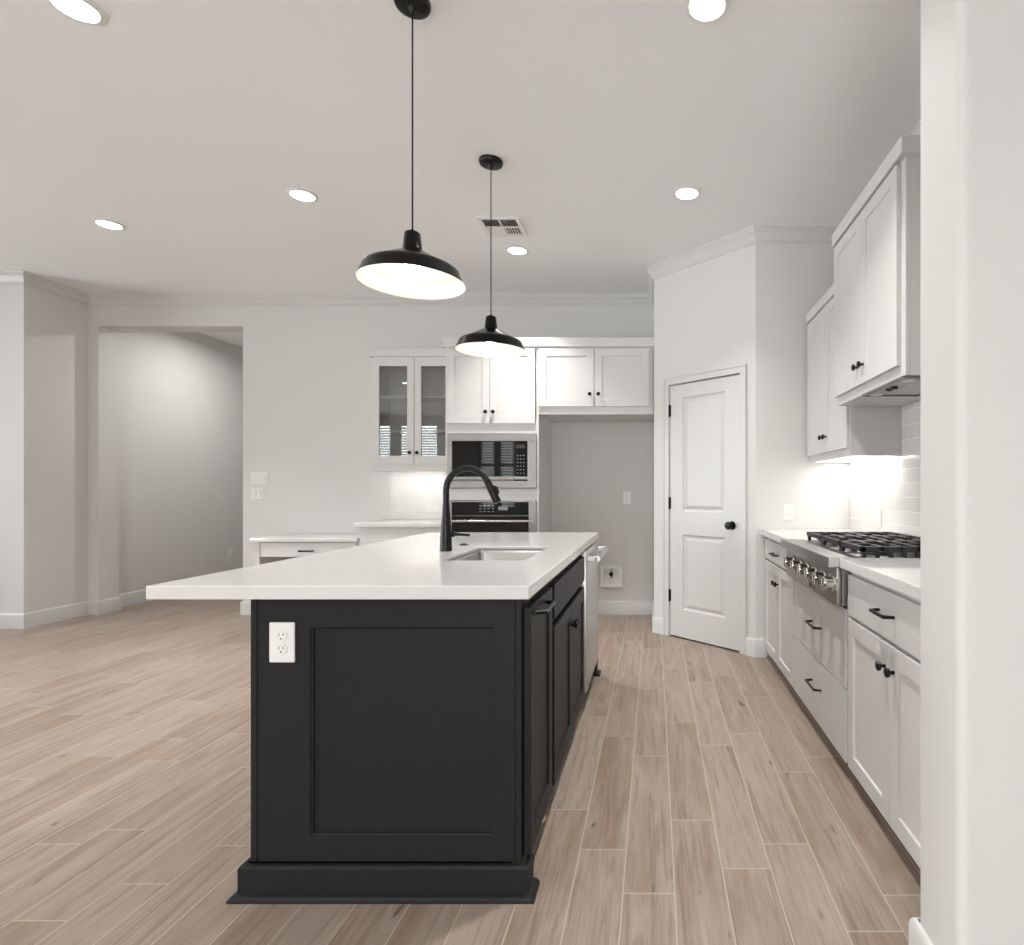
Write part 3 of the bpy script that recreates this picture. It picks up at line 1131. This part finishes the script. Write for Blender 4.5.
crown_cap('crown_moulding', tw, [(TX0, 5.21), (TX0, YF), (-0.9795, YF)], 2.405, 2.484)

# glass-door wall cabinet
GX0, GX1, GF = -2.545, TX0 - 0.001, 5.245
gc = thing('glass_door_cabinet', 'white wall cabinet with two glass doors left of the microwave cabinet', 'cabinet', ((GX0 + GX1) / 2, 5.4, 1.362))
b = MB()
b.box(GX0, GX0 + 0.018, GF + 0.02, YB - 0.002, 1.40, 2.425, 0.001)
b.box(GX1 - 0.018, GX1, GF + 0.02, YB - 0.002, 1.40, 2.425, 0)
b.box(GX0 + 0.018, GX1 - 0.018, GF + 0.02, YB - 0.002, 1.41, 1.428, 0)
b.box(GX0 + 0.018, GX1 - 0.018, GF + 0.02, YB - 0.002, 2.407, 2.425, 0)
b.box(GX0 + 0.018, GX1 - 0.018, YB - 0.010, YB - 0.002, 1.428, 2.407, 0)
b.build('carcass', M['cabin'], gc)
b = MB()
for x0, x1, z0, z1 in ((GX0, GX0 + 0.03, 1.362, 2.425), (GX1 - 0.03, GX1, 1.362, 2.425), (GX0 + 0.03, GX1 - 0.03, 2.375, 2.425), (GX0 + 0.03, GX1 - 0.03, 1.362, 1.435)):
    b.box(x0, x1, GF, GF + 0.02, z0, z1, 0.0008)
b.build('face_frame', CW, gc)
MB().box(GX0 - 0.001, GX0 + 0.0175, GF + 0.0205, YB - 0.002, 1.365, 2.426, 0.0).build('side_panel', CW, gc)
for z in (1.72, 2.03):
    MB().box(GX0 + 0.02, GX1 - 0.02, GF + 0.045, YB - 0.012, z, z + 0.019, 0.001).build('shelf', CW, gc)
for k, (x0, x1) in enumerate(((-2.536, -2.164), (-2.158, -1.787))):
    y0, y1 = GF - 0.021, GF - 0.001
    s = 0.060
    zt, zb = 2.308, 1.499
    d = MB().box(x0, x0 + s, y0, y1, 1.428, 2.389, 0.001).box(x1 - s, x1, y0, y1, 1.428, 2.389, 0.001).box(x0 + s, x1 - s, y0, y1, 1.428, zb, 0.001).box(x0 + s, x1 - s, y0, y1, zt, 2.389, 0.001).build('cabinet_door', CW, gc)
    MB().box(x0 + s - 0.004, x1 - s + 0.004, y0 + 0.008, y0 + 0.012, zb - 0.004, zt + 0.004, 0).build('pane', M['glass'], d)
    knob(d, FB(x0, GF - 0.001, 1.428), (x1 - x0) - 0.03 if k == 0 else 0.03, 0.098)
crown_cap('crown_moulding', gc, [(GX0, YB - 0.003), (GX0, GF), (GX1 + 0.0, GF)], 2.392, 2.464, 0.022)
crown_cap('light_rail', gc, [(GX0, YB - 0.003), (GX0, GF), (GX1, GF)], 1.362, 1.392, 0.008)


def strip_light(label, x0, x1, y0, y1, z, power, along, lx=None):
    o = thing('under_cabinet_light', label, 'light', ((x0 + x1) / 2, (y0 + y1) / 2, z))
    MB().box(x0, x1, y0, y1, z + 0.004, z + 0.012, 0.001).build('housing', M['plate'], o)
    MB().box(x0 + 0.006, x1 - 0.006, y0 + 0.005, y1 - 0.005, z, z + 0.004, 0).build('diffuser', M['strip'], o)
    l = area_light('strip_glow', ((lx - (x0 + x1) / 2) if lx else 0, 0, -0.002), (0, 0, 0), 0.04 if lx else x1 - x0, y1 - y0, power, (1, 0.97, 0.93))
    l.parent = o
    return o


strip_light('slim light strip under the glass-door cabinet, washing the tile', -2.46, -1.86, 5.36, 5.40, 1.395, STRIP_POWER, 'x')

# tiled splashback under the glass-door cabinet
tag(MB().box(-2.524, TX0 - 0.001, YB - 0.008, YB - 0.0005, 0.9145, 1.398, 0.0005).build('tile_backsplash', M['tile_x']), 'glossy white subway tile backsplash below the glass-door cabinet', 'backsplash')

# buffet base cabinet and its top
bc = thing('buffet_cabinet', 'white base cabinet below the glass-door cabinet, left of the oven cabinet', 'cabinet', (-2.15, 5.2, 0))
b = MB()
b.box(-2.525, TX0 - 0.002, 4.97, YB - 0.002, 0.1, 0.872, 0.001)
b.box(-2.525, TX0 - 0.002, 5.03, YB - 0.002, 0.0, 0.1, 0)
b.build('carcass', CW, bc)
for k in range(2):
    x0 = -2.515 + k * 0.368
    F = FB(x0, 4.969, 0.62)
    d = slab('drawer_front', bc, F, 0.362, 0.15, CW)
    pull(d, F, 0.181, 0.08, 0.14)
    F = FB(x0, 4.969, 0.115)
    d = shaker('cabinet_door', bc, F, 0.362, 0.50, CW)
    knob(d, F, 0.332 if k == 0 else 0.03, 0.44)
o = MB().box(-2.555, TX0 - 0.001, 4.93, YB - 0.0005, 0.873, CT, 0.003, 2).build('buffet_countertop', M['quartz'])
tag(o, 'short white quartz countertop below the glass-door cabinet', 'countertop')

# built-in desk
dk = thing('built_in_desk', 'low white built-in desk with one drawer beside the passage opening', 'desk', (-2.99, 5.2, 0))
MB().box(-3.44, -2.528, 4.93, YB - 0.001, 0.748, 0.782, 0.003, 2).build('desktop', M['quartz'], dk)
MB().box(-3.42, -3.377, 4.965, YB - 0.016, 0.0, 0.747, 0.001).build('side_panel', CW, dk)
MB().box(-3.376, -2.528, 4.975, 4.995, 0.615, 0.747, 0.001).box(-3.376, -3.36, 4.995, YB - 0.02, 0.63, 0.747, 0).box(-2.546, -2.528, 4.995, YB - 0.02, 0.63, 0.747, 0).build('apron', CW, dk)
F = FB(-3.36, 4.974, 0.62)
d = slab('drawer_front', dk, F, 0.815, 0.12, CW)
pull(d, F, -2.967 + 3.36, 0.052, 0.125)

# ------------------------------------------------------------------ right-hand run: base cabinets
XC = 0.803           # face-frame plane; doors stand 0.02 proud
YA0, YA1, YM, YN0 = 4.125, 3.262, 2.362, 1.50     # end wall, far joint, near joint, partition


def base_carcass(name, label, y0, y1, ztop=0.873, group=None):
    o = thing(name, label, 'cabinet', (1.1, (y0 + y1) / 2, 0), group)
    b = MB()
    b.box(XC + 0.001, XR - 0.002, y0 + 0.001, y1 - 0.001, 0.058, ztop, 0.0008)
    b.box(XC + 0.045, XR - 0.002, y0 + 0.001, y1 - 0.001, 0.0, 0.058, 0)
    b.build('carcass', CW, o)
    return o


c1 = base_carcass('base_cabinet', 'white base cabinet with one drawer over two doors, against the pantry-side wall', YA1, YA0)
w = YA0 - YA1
F = FR(XC, YA1 + 0.012, 0.715)
d = slab('drawer_front', c1, F, w - 0.04, 0.135, CW)
pull(d, F, (w - 0.04) / 2 + 0.02, 0.063, 0.14)
for k in range(2):
    ww = (w - 0.04) / 2 - 0.0015
    F = FR(XC, YA1 + 0.012 + k * (ww + 0.003), 0.075)
    d = shaker('cabinet_door', c1, F, ww, 0.628, CW)
    knob(d, F, ww - 0.035 if k == 0 else 0.035, 0.52)
c2 = base_carcass('drawer_cabinet', 'white base cabinet with two deep drawers below the gas rangetop', YM, YA1, 0.710)
w = YA1 - YM
for z0, h, hz in ((0.075, 0.298, 0.178), (0.378, 0.326, 0.165)):
    F = FR(XC, YM + 0.010, z0)
    d = slab('drawer_front', c2, F, w - 0.02, h, CW)
    pull(d, F, (w - 0.02) / 2 - 0.02, hz, 0.16)
c3 = base_carcass('base_cabinet', 'white base cabinet with one drawer over two doors, nearest the bare partition wall', YN0, YM)
w = YM - YN0
F = FR(XC, YN0 + 0.012, 0.690)
d = slab('drawer_front', c3, F, w - 0.03, 0.160, CW)
pull(d, F, w / 2 + 0.01, 0.085, 0.13)
for k in range(2):
    ww = (w - 0.03) / 2 - 0.0015
    F = FR(XC, YN0 + 0.012 + k * (ww + 0.003), 0.075)
    d = shaker('cabinet_door', c3, F, ww, 0.60, CW)
    knob(d, F, ww - 0.035 if k == 0 else 0.035, 0.52)

# worktop around the rangetop
RY0, RY1 = 2.365, 3.258
XE = 0.757
pts = [(XE, YN0), (XE, RY0 - 0.002), (1.345, RY0 - 0.002), (1.345, RY1 + 0.002), (XE, RY1 + 0.002), (XE, YA0 + 0.012), (XR - 0.001, YA0 + 0.012), (XR - 0.001, YN0)]
o = MB().prism(pts, 0.8745, CT).build('range_countertop', M['quartz'])
tag(o, 'white quartz countertop wrapping around the gas rangetop', 'countertop')
mod = o.modifiers.new('ease', 'BEVEL')
mod.width = 0.0025
mod.segments = 2
mod.limit_method = 'ANGLE'

# rangetop
rt = thing('gas_rangetop', 'stainless gas rangetop with black cast iron grates and front knobs', 'rangetop', (1.05, 2.78, 0.74))
MB().box(0.765, 1.342, RY0, RY1, 0.716, 0.912, 0.002).build('burner_box', M['steel'], rt)
cpn = MB().box(0.745, 0.7645, RY0, RY1, 0.716, 0.874, 0.003, 2).build('control_panel', M['steel'], rt)
MB().prism(rrect(0.711, 0.80, RY0, RY1, 0.008, 4, (1, 0, 0, 1)), 0.8755, 0.9155).build('front_ledge', M['steel'], rt)
for y in (3.085, 2.93, 2.79, 2.655, 2.52, 2.385):
    F = FR(0.745, y, 0.808)
    kb = MB().lathe(F, 0, 0, [(0.034, 0), (0.034, 0.007), (0.031, 0.011), (0.026, 0.012), (0.0255, 0.030), (0.0285, 0.036), (0.029, 0.047), (0.025, 0.051), (0, 0.052)], 26).build('control_knob', M['chrome'], cpn)
    MB().fbox(F, -0.003, 0.003, -0.022, 0.022, 0.045, 0.053, 0.001).build('pointer', M['slot'], kb)
fc_ = bpy.data.curves.new('lettering', 'FONT')
fc_.body = 'THOR'
fc_.size = 0.040
fc_.extrude = 0.0010
fc_.align_x = 'CENTER'
_tmp = bpy.data.objects.new('lettering', fc_)
COL.objects.link(_tmp)
_me = bpy.data.meshes.new_from_object(_tmp.evaluated_get(bpy.context.evaluated_depsgraph_get()))
bpy.data.objects.remove(_tmp)
_me.name = 'lettering'
_me.materials.clear()
_me.materials.append(M['grey'])
fo = bpy.data.objects.new('lettering', _me)
COL.objects.link(fo)
fo.parent = cpn
fo.location = Vector((0.7442, 2.735, 0.728)) - rt.location
fo.rotation_euler = (HALF, 0, -HALF)
gw = (RY1 - RY0 - 0.03) / 3
for g in range(3):
    y0 = RY0 + 0.015 + g * gw + 0.003
    y1 = y0 + gw - 0.006
    gx0, gx1 = 0.852, 1.325
    gz0, gz1 = 0.936, 0.958
    gr = MB()
    t = 0.0095
    for y in (y0 + t, y1 - t):
        gr.box(gx0, gx1, y - t, y + t, gz0, gz1, 0.002)
    for x in (gx0 + t, (gx0 + gx1) / 2, gx1 - t):
        gr.box(x - t, x + t, y0, y1, gz0, gz1, 0.002)
    for x in (gx0 + 0.085, gx0 + 0.165, gx1 - 0.165, gx1 - 0.085):
        gr.box(x - 0.008, x + 0.008, y0, y0 + gw * 0.38, gz0 + 0.001, gz1 + 0.001, 0.002)
        gr.box(x - 0.008, x + 0.008, y1 - gw * 0.38, y1, gz0 + 0.001, gz1 + 0.001, 0.002)
    for x in [gx0 + 0.0135 + k * (gx1 - gx0 - 0.027) / 8 for k in range(9)]:
        for y in (y0 + t, y1 - t):
            gr.box(x - 0.008, x + 0.008, y - t, y + t, 0.9125, gz0 + 0.002, 0.002)
    for xx in (gx0 + 0.1225, gx1 - 0.1225):
        ym = (y0 + y1) / 2
        gr.box(xx - 0.11, xx - 0.03, ym - 0.006, ym + 0.006, gz0 + 0.001, gz1 + 0.001, 0.002)
        gr.box(xx + 0.03, xx + 0.11, ym - 0.006, ym + 0.006, gz0 + 0.001, gz1 + 0.001, 0.002)
    gr.build('grate', M['iron'], rt)
    for xx in (gx0 + 0.1225, gx1 - 0.1225):
        MB().lathe(FZ(xx, (y0 + y1) / 2, 0.912), 0, 0, [(0.052, 0), (0.050, 0.008), (0.042, 0.012), (0.042, 0.018), (0.034, 0.022), (0, 0.023)], 24).build('burner', M['iron'], rt)

# tiled wall on the right
o = MB().box(XR - 0.008, XR - 0.0005, 1.46, YA0 + 0.005, 0.9145, 1.66, 0.0005).build('tile_backsplash', M['tile_y'])
tag(o, 'glossy off-white subway tile backsplash behind the gas rangetop', 'backsplash')

# ------------------------------------------------------------------ right-hand run: wall cabinets
UX = 1.106
UY0, UY1 = 3.264, 4.125
uc = thing('wall_cabinet', 'white two-door wall cabinet above the counter, next to the pantry-side wall', 'cabinet', (1.25, 3.68, 1.384))
b = MB()
b.box(UX + 0.021, XR - 0.009, UY0, UY0 + 0.018, 1.384, 2.40, 0.001)
b.box(UX + 0.021, XR - 0.009, UY1 - 0.018, UY1, 1.384, 2.40, 0)
b.box(UX + 0.021, XR - 0.009, UY0 + 0.018, UY1 - 0.018, 1.415, 1.433, 0)
b.box(UX + 0.021, XR - 0.009, UY0 + 0.018, UY1 - 0.018, 2.38, 2.40, 0)
b.box(XR - 0.018, XR - 0.009, UY0 + 0.018, UY1 - 0.018, 1.433, 2.38, 0)
b.build('carcass', CW, uc)
b = MB()
for y0, y1, z0, z1 in ((UY0, UY0 + 0.03, 1.384, 2.40), (UY1 - 0.03, UY1, 1.384, 2.40), (UY0 + 0.03, UY1 - 0.03, 2.345, 2.40), (UY0 + 0.03, UY1 - 0.03, 1.384, 1.44)):
    b.box(UX + 0.001, UX + 0.0205, y0, y1, z0, z1, 0.0008)
b.build('face_frame', CW, uc)
for k in range(2):
    ww = (UY1 - UY0 - 0.024) / 2 - 0.0015
    F = FR(UX, UY0 + 0.012 + k * (ww + 0.003), 1.43)
    d = shaker('cabinet_door', uc, F, ww, 2.36 - 1.43, CW)
    knob(d, F, ww - 0.035 if k == 0 else 0.035, 0.097)
crown_cap('crown_moulding', uc, [(UX, UY1), (UX, UY0 + 0.004)], 2.372, 2.437, 0.024)
strip_light('thin light panel under the wall cabinet, washing the tile near the pantry', 1.135, 1.385, 3.285, 4.10, 1.3865, STRIP_POWER * 1.7, 'y', 1.31)

HX = 1.028
HY0, HY1 = 2.372, 3.262
hc = thing('hood_cabinet', 'taller white cabinet above the rangetop with a range hood set in its underside', 'cabinet', (1.2, 2.78, 1.66))
b = MB()
b.box(HX + 0.021, XR - 0.001, HY0, HY0 + 0.018, 1.662, 2.58, 0.001)
b.box(HX + 0.021, XR - 0.001, HY1 - 0.018, HY1, 1.662, 2.58, 0.001)
b.box(HX + 0.021, XR - 0.001, HY0 + 0.018, HY1 - 0.018, 1.69, 1.708, 0)
b.box(HX + 0.021, XR - 0.001, HY0 + 0.018, HY1 - 0.018, 2.56, 2.58, 0)
b.box(HX + 0.021, XR - 0.001, 2.905, HY1 - 0.018, 1.662, 1.69, 0)
b.box(XR - 0.01, XR - 0.001, HY0 + 0.018, HY1 - 0.018, 1.708, 2.56, 0)
b.build('carcass', CW, hc)
b = MB()
for y0, y1, z0, z1 in ((HY0, HY0 + 0.045, 1.662, 2.58), (HY1 - 0.03, HY1, 1.662, 2.58), (HY0 + 0.045, HY1 - 0.03, 2.52, 2.58), (HY0 + 0.045, HY1 - 0.03, 1.662, 1.715)):
    b.box(HX + 0.001, HX + 0.0205, y0, y1, z0, z1, 0.0008)
b.build('face_frame', CW, hc)
for k in range(2):
    ya, yb = HY0 + 0.04, HY1 - 0.012
    ww = (yb - ya) / 2 - 0.0015
    F = FR(HX, ya + k * (ww + 0.003), 1.708)
    d = shaker('cabinet_door', hc, F, ww, 2.545 - 1.708, CW)
    knob(d, F, ww - 0.035 if k == 0 else 0.035, 0.088)
crown_cap('crown_moulding', hc, [(HX, HY1), (HX, HY0), (XR - 0.001, HY0)], 2.556, 2.627, 0.028)
# hood insert
hi = thing('range_hood_insert', 'stainless range hood insert on the underside of the taller white cabinet', 'range hood', (1.16, 2.62, 1.642))
b = MB()
hx0, hx1, hy0, hy1 = 1.022, 1.30, 2.385, 2.85
for x0, x1, y0, y1 in ((hx0, hx0 + 0.012, hy0, hy1), (hx1 - 0.012, hx1, hy0, hy1), (hx0 + 0.012, hx1 - 0.012, hy0, hy0 + 0.012), (hx0 + 0.012, hx1 - 0.012, hy1 - 0.012, hy1)):
    b.box(x0, x1, y0, y1, 1.650, 1.6612, 0.001)
b.build('rim', M['grey'], hi)
MB().box(hx0 + 0.012, hx0 + 0.10, hy0 + 0.012, hy1 - 0.012, 1.654, 1.6612, 0.001).build('front_plate', M['steel'], hi)
MB().box(hx0 + 0.100, hx1 - 0.012, hy0 + 0.012, hy1 - 0.012, 1.657, 1.6612, 0.001).build('filter', M['filter'], hi)
for y in (2.60, 2.655):
    MB().lathe(FDN(hx0 + 0.055, y, 1.654), 0, 0, [(0.016, 0), (0.015, 0.010), (0.011, 0.012), (0, 0.012)], 16).build('control_knob', M['metalblack'], hi)
for y in (2.455, 2.815):
    MB().lathe(FDN(hx0 + 0.055, y, 1.654), 0, 0, [(0.030, 0), (0.028, 0.003), (0, 0.003)], 20).build('lamp_lens', M['plate'], hi)

# ------------------------------------------------------------------ ceiling fittings
def pendant(x, y, label):
    o = thing('pendant_light', label, 'pendant light', (x, y, 1.978), 'barn pendants over the island')
    MB().lathe(FDN(x, y, CEIL), 0, 0, [(0.066, 0), (0.066, 0.012), (0.062, 0.020), (0.050, 0.024), (0.016, 0.026), (0.010, 0.040), (0.006, 0.046), (0, 0.046)], 36).build('canopy', M['metalblack'], o)
    for s in (-1, 1):
        MB().lathe(FDN(x + s * 0.03, y + s * 0.022, CEIL - 0.0235), 0, 0, [(0.006, 0), (0.006, 0.003), (0, 0.0045)], 12).build('screw', M['metalblack'], o)
    MB().tube([(x, y, CEIL - 0.04), (x, y, 2.178)], 0.0032, 8).build('cord', M['metalblack'], o)
    F = FZ(x, y, 0)
    sh = MB().lathe(F, 0, 0, [(0.0, 2.181), (0.007, 2.180), (0.010, 2.172), (0.024, 2.171), (0.029, 2.166), (0.035, 2.108), (0.037, 2.102), (0.060, 2.088), (0.110, 2.061), (0.160, 2.037), (0.172, 2.028), (0.178, 2.014), (0.193, 1.981), (0.195, 1.978),
                              (0.1935, 1.978), (0.1915, 1.981), (0.1765, 2.013), (0.1705, 2.0262), (0.159, 2.0352), (0.110, 2.0585), (0.060, 2.0855), (0.036, 2.099), (0.0, 2.099)], 56).build('shade', M['shade'], o, angle=40)
    MB().lathe(F, 0, 0, [(0.1933, 1.9781), (0.1908, 1.9808), (0.1755, 2.0125), (0.1695, 2.0250), (0.158, 2.0338), (0.109, 2.0570), (0.059, 2.0840), (0.034, 2.0965), (0.0, 2.0965)], 56, False).build('shade_lining', M['shadein'], sh, angle=40)
    MB().lathe(F, 0, 0, [(0.013, 2.096), (0.013, 2.082), (0.018, 2.072), (0.029, 2.052), (0.030, 2.036), (0.022, 2.022), (0.010, 2.016), (0, 2.0155)], 20).build('bulb', M['bulb'], o)
    return o


pendant(-0.919, 580 / 262.8, 'black barn-style pendant light, the nearer and larger-looking of two over the island')
pendant(-0.921, 580 / 177.0, 'black barn-style pendant light, the farther of two, hanging before the cabinets')


def recessed(x, y, label, power=None, r=0.069, spread=88, group='recessed ceiling lights'):
    o = thing('recessed_light', label, 'ceiling light', (x, y, CEIL), group)
    MB().lathe(FDN(x, y, CEIL - 0.0005), 0, 0, [(r + 0.018, 0), (r + 0.017, 0.004), (r, 0.007), (r - 0.003, 0.003), (0, 0.003)], 36).build('trim_ring', M['plate'], o)
    MB().lathe(FDN(x, y, CEIL - 0.004), 0, 0, [(r - 0.002, 0), (r - 0.002, 0.002), (r * 0.6, 0.0045), (0, 0.0055)], 36).build('lens', M['lens'], o)
    d = bpy.data.lights.new('downlight', 'AREA')
    d.shape = 'DISK'
    d.size = r * 1.9
    d.energy = power or RECESSED_POWER
    d.color = RECESSED_COL
    d.spread = math.radians(spread)
    l = bpy.data.objects.new('downlight', d)
    COL.objects.link(l)
    l.parent = o
    l.location = (0, 0, -0.012)
    return o


recessed(0.2065, 3.63, 'recessed ceiling light in front of the pantry wall', 4.5)
recessed(-1.06, 4.496, 'small recessed ceiling light just beyond the air vent')
recessed(-2.215, 3.655, 'recessed ceiling light closest to the nearer pendant cord, on its left', 5.5)
recessed(-3.81, 4.056, 'recessed ceiling light nearest the passage to the hall')
recessed(-2.225, 2.232, 'recessed ceiling light at the top left corner of the photo', 4.5)
recessed(0.203, 2.223, 'recessed ceiling light cut by the top edge, above the rangetop aisle', 12.0, spread=106)
recessed(-4.5, 6.6, 'recessed ceiling light in the hallway, washing its long wall', 15, spread=170)
for _x, _y, _p in ((-6.4, 2.2, 6), (-6.4, -1.0, 6), (-4.3, 0.4, 10), (-4.3, -2.2, 8), (-2.2, -1.2, 28), (0.2, -1.2, 14), (1.9, -1.2, 6)):  # invented downlights, added out of view to even out the room light
    recessed(_x, _y, 'unseen recessed light added out of view as fill', _p, spread=140, group='added fill lights out of view')

# air vent
VXC, VYC = -1.065, 4.084
ve = thing('ceiling_air_vent', 'white four-way air supply vent on the ceiling beyond the far pendant', 'air vent', (VXC, VYC, CEIL))
b = MB()
h_, w_ = 0.146, 0.145
zt = CEIL - 0.0005
zb = CEIL - 0.012
for x0, x1, y0, y1 in ((-w_, -w_ + 0.028, -h_, h_), (w_ - 0.028, w_, -h_, h_), (-w_ + 0.028, w_ - 0.028, -h_, -h_ + 0.028), (-w_ + 0.028, w_ - 0.028, h_ - 0.028, h_), (-0.006, 0.006, -h_ + 0.028, h_ - 0.028), (-w_ + 0.028, -0.006, -0.006, 0.006), (0.006, w_ - 0.028, -0.006, 0.006)):
    b.box(VXC + x0, VXC + x1, VYC + y0, VYC + y1, zb, zt, 0.001)
b.build('frame', M['plate'], ve)
MB().box(VXC - w_ + 0.02, VXC + w_ - 0.02, VYC - h_ + 0.02, VYC + h_ - 0.02, zt - 0.002, zt, 0).build('liner', M['ventdark'], ve)


def slats(x0, x1, y0, y1, along, tilt):
    mb = MB()
    n = 6
    for i in range(n):
        if along == 'x':
            yy = y0 + (y1 - y0) * (i + 0.5) / n
            q = [(x0, yy - 0.006 * tilt, zt - 0.003), (x1, yy - 0.006 * tilt, zt - 0.003), (x1, yy + 0.006 * tilt, zb + 0.001), (x0, yy + 0.006 * tilt, zb + 0.001)]
            off = Vector((0, 0.0012, 0))
        else:
            xx = x0 + (x1 - x0) * (i + 0.5) / n
            q = [(xx - 0.006 * tilt, y0, zt - 0.003), (xx - 0.006 * tilt, y1, zt - 0.003), (xx + 0.006 * tilt, y1, zb + 0.001), (xx + 0.006 * tilt, y0, zb + 0.001)]
            off = Vector((0.0012, 0, 0))
        vs = [mb.bm.verts.new(Vector((VXC + p[0], VYC + p[1], p[2]))) for p in q] + [mb.bm.verts.new(Vector((VXC + p[0], VYC + p[1], p[2])) + off) for p in q]
        for f in ((0, 1, 2, 3), (7, 6, 5, 4), (0, 4, 5, 1), (1, 5, 6, 2), (2, 6, 7, 3), (3, 7, 4, 0)):
            mb.bm.faces.new([vs[k] for k in f])
    mb.build('louvre_bank', M['plate'], ve)


slats(-w_ + 0.028, -0.006, -h_ + 0.028, -0.006, 'x', -1)
slats(0.006, w_ - 0.028, -h_ + 0.028, -0.006, 'x', -1)
slats(-w_ + 0.028, -0.006, 0.006, h_ - 0.028, 'x', 1)
slats(0.006, w_ - 0.028, 0.006, h_ - 0.028, 'y', 1)
